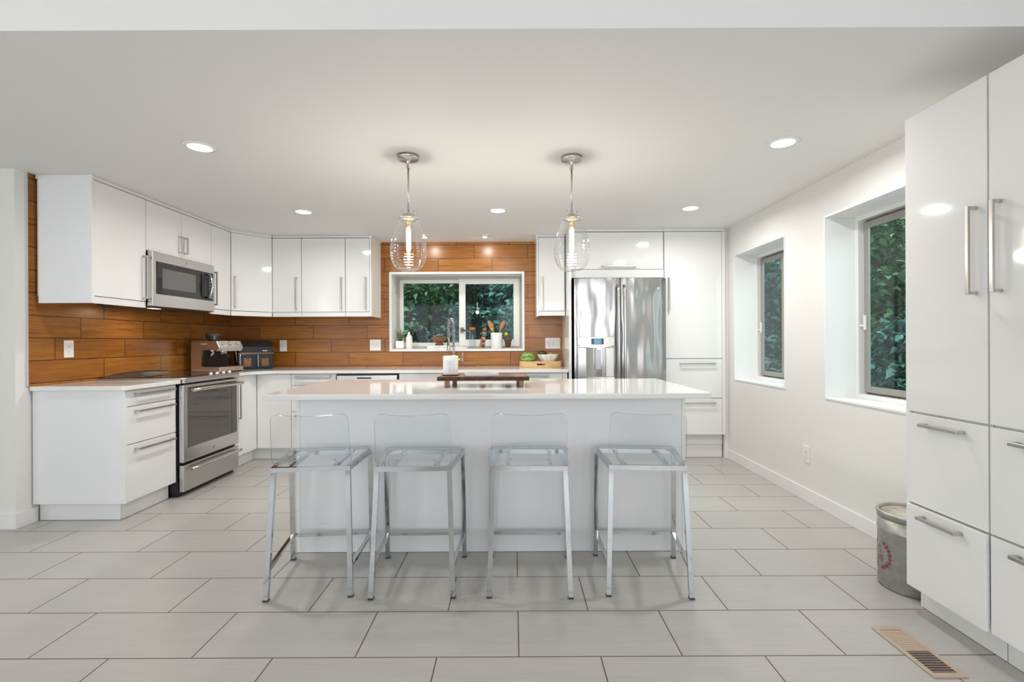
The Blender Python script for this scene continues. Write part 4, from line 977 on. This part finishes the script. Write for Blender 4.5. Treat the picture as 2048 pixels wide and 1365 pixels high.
mb.lathe(bw, (0.372, TYC + 0.005, zt_), 40, sy=0.85); tag(mb.build('bowl', m_bowl), 'marbled white flared bowl on the fruit tray', 'bowl')
mb = MB(); mb.ball((0.315, TYC + 0.01, zt_ + 0.136), 0.036, 20, 0, 1.35, 1.0, 0.95); tag(mb.build('avocado', mat('avocado_skin', (0.022, 0.045, 0.012), 0.4)), 'dark green avocado lying in the marbled bowl', 'fruit')
mb = MB(); mb.ball((0.402, TYC + 0.030, zt_ + 0.115), 0.030, 18, 0, 1.0, 1.0, 0.9); mb.lathe([(0.004, 0.026), (0.003, 0.036), (0, 0.040)], (0.402, TYC + 0.030, zt_ + 0.115), 10)
tag(mb.build('yellow_squash', mat('squash_skin', (0.62, 0.36, 0.16), 0.4)), 'tan round fruit inside the marbled bowl', 'fruit')
mb = MB(); mb.lathe([(0, 0), (0.018, 0.001), (0.034, 0.018), (0.037, 0.036), (0.030, 0.058), (0.012, 0.074), (0.006, 0.090), (0, 0.093)], (0.264, TYC - 0.085, zt_), 24); tag(mb.build('red_onion', mat('onion_skin', (0.22, 0.05, 0.08), 0.3)), 'purple red onion between the watermelon and the marbled bowl', 'vegetable')

# ------------------------------------------------------------------ riser board on the island
c = thing('riser_board', 'dark live edge wooden riser on the island worktop', 'board', (-0.19, 3.12, ZT))
rnd_ = random.Random(3)
fr = [(-0.468 + 0.563 * i / 24, 2.972 + rnd_.uniform(-0.004, 0.004)) for i in range(25)]
bk = [(0.080 - 0.535 * i / 24, 3.280 + rnd_.uniform(-0.005, 0.005)) for i in range(25)]
mb = MB(); mb.prism(fr + bk, 0.9425, 0.9660, 1); mb.prism([(a * 0.997, b + 0.001) for a, b in fr] + [(a, b - 0.002) for a, b in bk], 0.9661, 0.9668, 0)
mb.build('board', [M_BOARD, M_BARK], c)
for (x_, y_) in ((-0.412, 3.005), (-0.392, 3.235), (0.048, 3.005), (0.032, 3.235)):
    MB().box(x_ - 0.014, x_ + 0.014, y_ - 0.014, y_ + 0.014, ZT + 0.0005, 0.942, 0.002).build('leg', M_BOARD, c)
ZR = 0.967
tag(MB().lathe([(0, 0.0), (0.046, 0.0), (0.058, 0.008), (0.056, 0.010), (0.044, 0.004), (0, 0.004)], (-0.402, 3.10, ZR + 0.0005), 36).build('coaster', mat('bronze_dish', (0.34, 0.25, 0.18), 0.35, 0.4)), 'small brown dish under the floral candle', 'dish')
c = thing('candle', 'cream jar candle with a pale floral label on the riser board', 'candle', (-0.402, 3.10, ZR))
m = mat('candle_print', (0.86, 0.82, 0.77), 0.3); k = NT(m)
nz = k.noise(k.objpos(), 55, 2); k.link(k.ramp(nz, [(0.56, (0.84, 0.81, 0.76)), (0.64, (0.82, 0.74, 0.74)), (0.72, (0.72, 0.72, 0.78))]), k.b.inputs['Base Color'])
MB().lathe([(0, 0.0), (0.046, 0.0), (0.048, 0.004), (0.048, 0.116), (0.046, 0.120), (0.044, 0.117), (0.044, 0.100), (0, 0.100)], (-0.402, 3.10, ZR + 0.0055), 44).build('jar', m, c)
mb = MB()
for i in range(10):
    a0, a1 = -PI / 2 + R(-38) + R(76) * i / 10, -PI / 2 + R(-38) + R(76) * (i + 1) / 10
    mb._new([(-0.402 + 0.0486 * math.cos(a), 3.10 + 0.0486 * math.sin(a), z_) for a, z_ in ((a0, ZR + 0.022), (a1, ZR + 0.022), (a1, ZR + 0.100), (a0, ZR + 0.100))], [(0, 1, 2, 3)], 0, True)
lb = mb.build('label', mat('label_lilac', (0.70, 0.72, 0.80), 0.5), c, fix=False)
mb = MB()
for (zz, ha) in ((0.084, 22), (0.072, 28), (0.062, 14), (0.050, 10), (0.044, 10), (0.034, 20)):
    for i in range(4):
        a0, a1 = -PI / 2 + R(-ha / 2) + R(ha) * i / 4, -PI / 2 + R(-ha / 2) + R(ha) * (i + 1) / 4
        mb._new([(-0.402 + 0.0489 * math.cos(a), 3.10 + 0.0489 * math.sin(a), ZR + z_) for a, z_ in ((a0, zz), (a1, zz), (a1, zz + 0.003), (a0, zz + 0.003))], [(0, 1, 2, 3)])
mb.build('printing', mat('label_ink', (0.42, 0.45, 0.58), 0.5), lb, fix=False)
B0 = Matrix.Translation((-0.205, 3.085, ZR + 0.0005)) @ Matrix.Rotation(R(6), 4, 'Z')
c = thing('magazine', 'grey magazine lying on the riser board beside the candle', 'magazine', (-0.205, 3.085, ZR))
MB(B0).box(-0.105, 0.105, -0.085, 0.085, 0.0, 0.002).build('back_cover', mat('cover_dark', (0.16, 0.16, 0.17), 0.4), c)
MB(B0).box(-0.103, 0.103, -0.084, 0.084, 0.0021, 0.0145).build('pages', mat('page_grey', (0.62, 0.64, 0.66), 0.6), c)
MB(B0).box(-0.105, 0.105, -0.085, 0.085, 0.0146, 0.0165).build('cover', mat('cover_pale', (0.66, 0.63, 0.60), 0.2), c)

# ------------------------------------------------------------------ things on the window sill
ZS_ = BZ0 + 0.0262
c = thing('potted_aloe', 'spiky aloe plant in a white cube pot at the left end of the sill', 'plant', (-1.293, 5.55, ZS_))
MB().box(-1.335, -1.250, 5.51, 5.595, ZS_ + 0.009, ZS_ + 0.092, 0.004).build('pot', M_WHITEC, c)
MB().box(-1.345, -1.240, 5.50, 5.605, ZS_ + 0.0003, ZS_ + 0.0085, 0.002).build('saucer', M_PALEWOOD, c)
MB().box(-1.328, -1.257, 5.517, 5.588, ZS_ + 0.0925, ZS_ + 0.094).build('soil', mat('soil', (0.05, 0.03, 0.02), 0.9), c)
rr = random.Random(5)
for i in range(13):
    a = 2 * PI * i / 13 + rr.uniform(-0.2, 0.2); L_ = rr.uniform(0.10, 0.155); ln = rr.uniform(0.12, 0.50)
    p0_ = Vector((-1.293 + 0.012 * math.cos(a), 5.552 + 0.012 * math.sin(a), ZS_ + 0.092)); d_ = Vector((math.cos(a) * ln, math.sin(a) * ln, 1)).normalized()
    mb = MB(); mb.tube([tuple(p0_ + d_ * L_ * t + Vector((0, 0, -0.0))) for t in (0, 0.25, 0.5, 0.75, 1)], [0.008, 0.0075, 0.0055, 0.003, 0.0006], 7)
    mb.build('leaf', mat('aloe_green', (0.105, 0.165, 0.045), 0.45), c)
c = thing('spray_bottle', 'plain white bottle with a tapered neck beside the aloe', 'bottle', (-1.196, 5.56, ZS_))
MB().lathe([(0, 0.0005), (0.034, 0.0005), (0.037, 0.006), (0.037, 0.120), (0.032, 0.140), (0.016, 0.165), (0.013, 0.170)], (-1.196, 5.56, ZS_), 32).build('body', M_WHITEC, c)
MB().lathe([(0.0135, 0.1705), (0.0145, 0.172), (0.0135, 0.188), (0.006, 0.196), (0, 0.197)], (-1.196, 5.56, ZS_), 24).build('cap', M_PLATE, c)
c = thing('book', 'thick white book lying on the sill under the wooden bowl', 'book', (-0.835, 5.54, ZS_))
MB().box(-0.975, -0.695, 5.475, 5.605, ZS_ + 0.0005, ZS_ + 0.005).build('back_cover', M_WHITEC, c)
MB().box(-0.970, -0.700, 5.480, 5.600, ZS_ + 0.0052, ZS_ + 0.034).build('pages', mat('paper', (0.80, 0.78, 0.74), 0.8), c)
MB().box(-0.975, -0.695, 5.475, 5.605, ZS_ + 0.0342, ZS_ + 0.0385).build('cover', M_WHITEC, c)
sp_ = MB().box(-0.975, -0.695, 5.474, 5.479, ZS_ + 0.0055, ZS_ + 0.0338).build('spine', M_WHITEC, c)
mb = MB(); xx = -0.90
for wd in (0.012, 0.03, 0.02, 0.008, 0.025, 0.014): mb.box(xx, xx + wd, 5.4732, 5.4738, ZS_ + 0.016, ZS_ + 0.023); xx += wd + 0.008
mb.build('spine_title', mat('grey_ink', (0.35, 0.37, 0.40), 0.6), sp_)
mb = MB(); mb.lathe([(0, 0.0), (0.044, 0.0), (0.050, 0.006), (0.040, 0.026), (0.046, 0.040), (0.085, 0.072), (0.100, 0.092), (0.096, 0.094), (0.078, 0.076), (0.04, 0.050), (0, 0.046)], (-0.845, 5.54, ZS_ + 0.039), 44)
tag(mb.build('wooden_bowl', M_BOWLWOOD), 'brown footed wooden bowl standing on the white book', 'bowl')
mb = MB(); mb.lathe([(0.052, 0.0), (0.060, 0.020), (0.056, 0.050), (0.030, 0.062), (0.006, 0.064), (0.008, 0.075), (0, 0.078)], (-0.845, 5.54, ZS_ + 0.099), 32)
tag(mb.build('glass_dome', M_JARGL), 'clear glass dome resting in the footed wooden bowl', 'dome')
mb = MB(); mb._new([(-0.68, 5.47, ZS_ + 0.002), (-0.53, 5.46, ZS_ + 0.003), (-0.52, 5.56, ZS_ + 0.012), (-0.66, 5.59, ZS_ + 0.018), (-0.68, 5.47, ZS_ + 0.006), (-0.53, 5.46, ZS_ + 0.007), (-0.52, 5.56, ZS_ + 0.018), (-0.66, 5.59, ZS_ + 0.026)],
    [(3, 2, 1, 0), (4, 5, 6, 7), (0, 1, 5, 4), (1, 2, 6, 5), (2, 3, 7, 6), (3, 0, 4, 7)])
tag(mb.build('folded_cloth', mat('white_linen', (0.80, 0.80, 0.80), 0.9)), 'folded white cloth on the sill right of the faucet', 'cloth')
c = thing('glass_jar', 'tall clear jar with an amber lid under the window latch', 'jar', (-0.472, 5.60, ZS_))
MB().lathe([(0, 0.002), (0.032, 0.002), (0.036, 0.008), (0.036, 0.200), (0.031, 0.212), (0.031, 0.214)], (-0.472, 5.60, ZS_), 32).build('body', M_JARGL, c)
MB().lathe([(0, 0.2145), (0.036, 0.2145), (0.036, 0.240), (0.034, 0.244), (0, 0.244)], (-0.472, 5.60, ZS_), 32).build('lid', mat('amber_lid', (0.50, 0.17, 0.03), 0.35), c)
tag(MB().lathe([(0, 0.0005), (0.060, 0.0005), (0.085, 0.010), (0.083, 0.012), (0.06, 0.004), (0, 0.004)], (-0.375, 5.52, ZS_), 36, sy=0.55).build('dish', mat('olive_glaze', (0.52, 0.50, 0.30), 0.3)), 'shallow pale green dish under the beaded ornament', 'dish')
c = thing('ornament', 'carved wooden stand holding a column of coloured beads on the sill', 'ornament', (-0.35, 5.52, ZS_))
mb = MB(); mb.prism([(-0.395, ZS_ + 0.0045), (-0.330, ZS_ + 0.0045), (-0.335, ZS_ + 0.06), (-0.345, ZS_ + 0.14), (-0.36, ZS_ + 0.145), (-0.385, ZS_ + 0.06)], -5.545, -5.530, M=Matrix(((1, 0, 0, 0), (0, 0, -1, 0), (0, 1, 0, 0), (0, 0, 0, 1))))
mb.build('stand', M_SPOON, c)
for i, (col, rb) in enumerate((((0.10, 0.07, 0.16), 0.024), ((0.45, 0.22, 0.28), 0.022), ((0.12, 0.07, 0.05), 0.022), ((0.55, 0.40, 0.25), 0.020), ((0.20, 0.11, 0.08), 0.023), ((0.50, 0.30, 0.24), 0.021), ((0.16, 0.10, 0.07), 0.024))):
    mb = MB(); mb.ball((-0.345 + 0.003 * i, 5.515, ZS_ + 0.028 + i * 0.0295), rb, 18, 0, 1, 1, 0.68); mb.build('bead', mat('bead_paint' + str(i), col, 0.35), c)
mb = MB(); mb.lathe([(0, 0.215), (0.022, 0.215), (0.026, 0.222), (0.012, 0.232), (0, 0.240)], (-0.326, 5.515, ZS_), 18); mb.build('finial', M_SPOON, c)
c = thing('utensil_crock', 'white cylindrical crock full of wooden utensils on the sill', 'crock', (-0.194, 5.56, ZS_))
MB().lathe([(0, 0.0005), (0.060, 0.0005), (0.066, 0.008), (0.067, 0.178), (0.065, 0.181), (0.062, 0.178), (0.060, 0.012), (0, 0.010)], (-0.194, 5.56, ZS_), 44).build('body', M_WHITEC, c)
def spoon(x0, x1, z1, y_, label, band=False, wide=0.020):
    s = thing('wooden_spoon', label, 'utensil', (x0, y_, ZS_ + 0.012), 'wooden utensils in the white crock')
    a, b = Vector((x0, y_, ZS_ + 0.0125)), Vector((x1, y_ + 0.005, z1)); d_ = (b - a)
    mb = MB(); mb.tube([tuple(a), tuple(a + d_ * 0.72)], [0.006, 0.007], 10); mb.build('shaft', M_SPOON, s)
    mb = MB(); Q = a + d_ * 0.86; rot = Vector((0, 0, 1)).rotation_difference(d_.normalized()).to_matrix().to_4x4()
    mb.ball((0, 0, 0), wide, 20, 0, 1.0, 0.35, d_.length * 0.17 / wide, M=Matrix.Translation(Q) @ rot); mb.build('head', M_SPOON, s)
    if band:
        mb = MB(); mb.tube([tuple(a + d_ * 0.66), tuple(a + d_ * 0.735)], [0.012, 0.014], 12); mb.build('grip_band', mat('yellow_silicone', (0.62, 0.58, 0.04), 0.4), s)
spoon(-0.165, -0.283, ZS_ + 0.312, 5.528, 'leftmost wooden spoon in the crock with a yellow collar', True, 0.022)
spoon(-0.178, -0.256, ZS_ + 0.300, 5.548, 'wooden spoon in the crock just right of the yellow collared one', False, 0.020)
spoon(-0.224, -0.107, ZS_ + 0.312, 5.567, 'rightmost wooden spatula in the crock', False, 0.020)
spoon(-0.212, -0.124, ZS_ + 0.300, 5.587, 'wooden spoon in the crock just left of the rightmost spatula', False, 0.022)
c = thing('potted_cactus', 'round cactus with a yellow bud in a brown clay pot on the sill', 'plant', (-0.063, 5.55, ZS_))
MB().lathe([(0, 0.0005), (0.040, 0.0005), (0.046, 0.008), (0.044, 0.010), (0, 0.008)], (-0.063, 5.55, ZS_), 32).build('saucer', mat('cream_clay', (0.66, 0.58, 0.47), 0.6), c)
MB().lathe([(0, 0.0105), (0.028, 0.0105), (0.037, 0.085), (0.044, 0.086), (0.046, 0.118), (0.043, 0.120), (0.038, 0.105), (0, 0.103)], (-0.063, 5.55, ZS_), 36).build('pot', mat('brown_clay', (0.12, 0.062, 0.036), 0.7), c)
mb = MB(); n = 40
pr = [(0.0305 * math.sin(PI * (0.5 + 0.5 * i / 8)) if i else 0.0305, 0.100 + 0.045 * (1 - math.cos(PI / 2 * i / 8)) * 0 + 0.062 * i / 8) for i in range(9)]
mb.ball((-0.068, 5.548, ZS_ + 0.128), 0.031, 28, 0, 1, 1, 1.35); mb.build('cactus', mat('cactus_green', (0.085, 0.10, 0.022), 0.7), c)
mb = MB(); mb.ball((-0.083, 5.532, ZS_ + 0.165), 0.019, 18); mb.build('bud', mat('cactus_yellow', (0.68, 0.62, 0.03), 0.6), c)

# ------------------------------------------------------------------ outside: wooded bank
m = mat('earth', (0.07, 0.055, 0.04), 0.95); k = NT(m); k.link(k.ramp(k.noise(k.objpos(), 3, 5, 0.7), [(0.35, (0.010, 0.013, 0.010)), (0.65, (0.040, 0.042, 0.034))]), k.b.inputs['Base Color'])
mb = MB(); nx, ny = 24, 14
def hz(x_, y_):
    d_ = max(0.0, y_ - 7.6); e_ = max(0.0, x_ - 4.6); return min(7.0, -0.25 + 0.95 * d_ + 1.1 * e_)
vv = [(-8 + 20 * i / nx, -3 + 18 * j / ny, 0) for j in range(ny + 1) for i in range(nx + 1)]
vv = [(a, b, hz(a, b)) for a, b, _ in vv]
mb._new(vv, [(j * (nx + 1) + i, j * (nx + 1) + i + 1, (j + 1) * (nx + 1) + i + 1, (j + 1) * (nx + 1) + i) for j in range(ny) for i in range(nx)], 0, True)
vv2 = []
o = mb.build('ground', m); o['kind'] = 'structure'
# cut the ground away under the house: lower those points
for v in o.data.vertices:
    if v.co.x < 3.2 and v.co.y < 6.4: v.co.z = -0.6
def leafmat(name, dark, light):
    m = mat(name, light, 0.45); k = NT(m); g = k.add('ShaderNodeNewGeometry')
    c_ = k.ramp(g.outputs['Random Per Island'], [(0.0, dark), (0.6, light), (1.0, tuple(min(1, q * 1.5) for q in light))]); k.link(c_, k.b.inputs['Base Color'])
    k.b.inputs['Transmission Weight'].default_value = 0.0
    return m
LM = [leafmat('leaf_teal', (0.015, 0.050, 0.040), (0.105, 0.25, 0.205)), leafmat('leaf_green', (0.02, 0.05, 0.02), (0.12, 0.235, 0.09)), leafmat('leaf_grey', (0.02, 0.04, 0.03), (0.10, 0.18, 0.135))]
def shrub(name, label, cx, cy_, z0, rx, ry, rz, nleaf, size, mt, seed, trunk=0.03):
    rg = np.random.default_rng(seed)
    s = thing(name, label, 'tree' if name == 'tree' else 'shrub', (cx, cy_, z0), 'greenery outside the windows')
    # clumped leaf centres
    ncl = max(10, nleaf // 60)
    cl = rg.normal(size=(ncl, 3)); cl /= np.linalg.norm(cl, axis=1)[:, None]; cl *= (rg.random(ncl) ** 0.4)[:, None]
    idx = rg.integers(0, ncl, nleaf)
    p = cl[idx] * np.array([rx, ry, rz]) + rg.normal(size=(nleaf, 3)) * np.array([0.16, 0.16, 0.10]) * min(rx, rz)
    p[:, 2] += rz; p = np.maximum(p, [-99, -99, 0.02]); p += np.array([cx, cy_, z0])
    d = rg.normal(size=(nleaf, 3)); d[:, 2] = -np.abs(d[:, 2]) * 0.4 - 0.1; d /= np.linalg.norm(d, axis=1)[:, None]
    up = np.array([0, 0, 1.0]) + rg.normal(size=(nleaf, 3)) * 0.45
    sd = np.cross(d, up); sd /= np.linalg.norm(sd, axis=1)[:, None]; nn = np.cross(sd, d)
    L = size * rg.uniform(0.6, 1.3, nleaf)[:, None]; W = L * 0.42
    half = [(0.0, 0.0, 0.0), (0.10, 0.26, 0.06), (0.32, 0.50, 0.11), (0.52, 0.40, 0.09), (0.60, 0.27, 0.06), (0.78, 0.20, 0.03), (1.0, 0.0, -0.04)]
    pts = [p + d * (L * t) + sd * (W * 1.5 * wv) + nn * (L * hv) for t, wv, hv in half] + [p + d * (L * t) - sd * (W * 1.5 * wv) + nn * (L * hv) for t, wv, hv in half[1:-1]]
    V = np.stack(pts, 1).reshape(-1, 3); npt = len(pts)
    me = bpy.data.meshes.new('foliage'); me.vertices.add(len(V)); me.vertices.foreach_set('co', V.ravel())
    base_ = (np.arange(nleaf) * npt)[:, None]
    f1 = base_ + np.array([0, 1, 2, 3, 4, 5, 6]); f2 = base_ + np.array([6, 11, 10, 9, 8, 7, 0])
    loops = np.stack([f1, f2], 1).reshape(-1)
    me.loops.add(len(loops)); me.loops.foreach_set('vertex_index', loops)
    me.polygons.add(nleaf * 2); me.polygons.foreach_set('loop_start', np.arange(0, nleaf * 14, 7)); me.polygons.foreach_set('loop_total', np.full(nleaf * 2, 7))
    me.update(); me.validate(); me.materials.append(mt)
    f = bpy.data.objects.new('foliage', me); COL.objects.link(f); adopt(f, s)
    mb = MB(); r2 = random.Random(seed)
    mb.tube([(cx, cy_, z0 - 0.2), (cx + 0.05, cy_, z0 + rz * 0.6), (cx - 0.03, cy_, z0 + rz * 1.5)], [trunk, trunk * 0.8, trunk * 0.4], 8)
    for i in range(7):
        a = r2.uniform(0, 2 * PI); zz = z0 + rz * r2.uniform(0.3, 1.2)
        mb.tube([(cx + 0.02, cy_, zz), (cx + rx * 0.45 * math.cos(a), cy_ + ry * 0.45 * math.sin(a), zz + 0.25 * rz), (cx + rx * 0.85 * math.cos(a), cy_ + ry * 0.85 * math.sin(a), zz + 0.35 * rz)], [trunk * 0.5, trunk * 0.35, trunk * 0.12], 6)
    mb.build('branches', mat('bark', (0.06, 0.045, 0.035), 0.9), s)
    return s
shrub('shrub', 'broad leaved shrub low behind the left sash of the sink window', -1.75, 7.10, 0.05, 0.65, 0.40, 0.80, 1900, 0.105, LM[1], 1)
shrub('shrub', 'teal leaved shrub low behind the right sash of the sink window', 0.10, 7.05, 0.1, 0.62, 0.42, 0.85, 2400, 0.10, LM[0], 2)
shrub('shrub', 'grey green shrub in the middle behind the sink window', -0.80, 7.4, 0.15, 0.52, 0.4, 0.90, 1900, 0.10, LM[2], 3)
shrub('tree', 'tall tree on the bank behind the left sash of the sink window', -2.3, 8.9, 0.7, 1.0, 0.7, 1.35, 3200, 0.13, LM[1], 4, 0.07)
shrub('tree', 'tall tree on the bank behind the right sash of the sink window', 0.45, 8.6, 0.7, 0.9, 0.7, 1.4, 3600, 0.13, LM[0], 5, 0.07)
shrub('tree', 'dark tree at the top of the bank behind the sink window', -0.9, 9.6, 1.3, 1.1, 0.7, 1.6, 3400, 0.14, LM[2], 6, 0.08)
shrub('tree', 'tree close outside the near side window', 4.75, 6.35, 0.0, 0.8, 0.9, 1.55, 5200, 0.115, LM[1], 7, 0.06)
shrub('shrub', 'teal shrub low outside the near side window', 4.15, 5.45, 0.0, 0.45, 0.55, 0.72, 2200, 0.10, LM[0], 8)
shrub('tree', 'tree outside the far side window', 4.25, 7.75, 0.0, 0.72, 0.75, 1.5, 4200, 0.115, LM[0], 9, 0.06)
shrub('shrub', 'shrub outside the far side window', 3.60, 6.90, -0.1, 0.42, 0.45, 0.72, 1700, 0.10, LM[2], 10)
shrub('tree', 'tree on the bank between the two side windows', 5.6, 8.3, 1.0, 0.9, 1.0, 1.6, 2800, 0.14, LM[1], 11, 0.08)
shrub('tree', 'tree on the bank beyond the near side window', 6.3, 6.6, 1.6, 0.85, 1.0, 1.5, 2800, 0.14, LM[2], 12, 0.08)
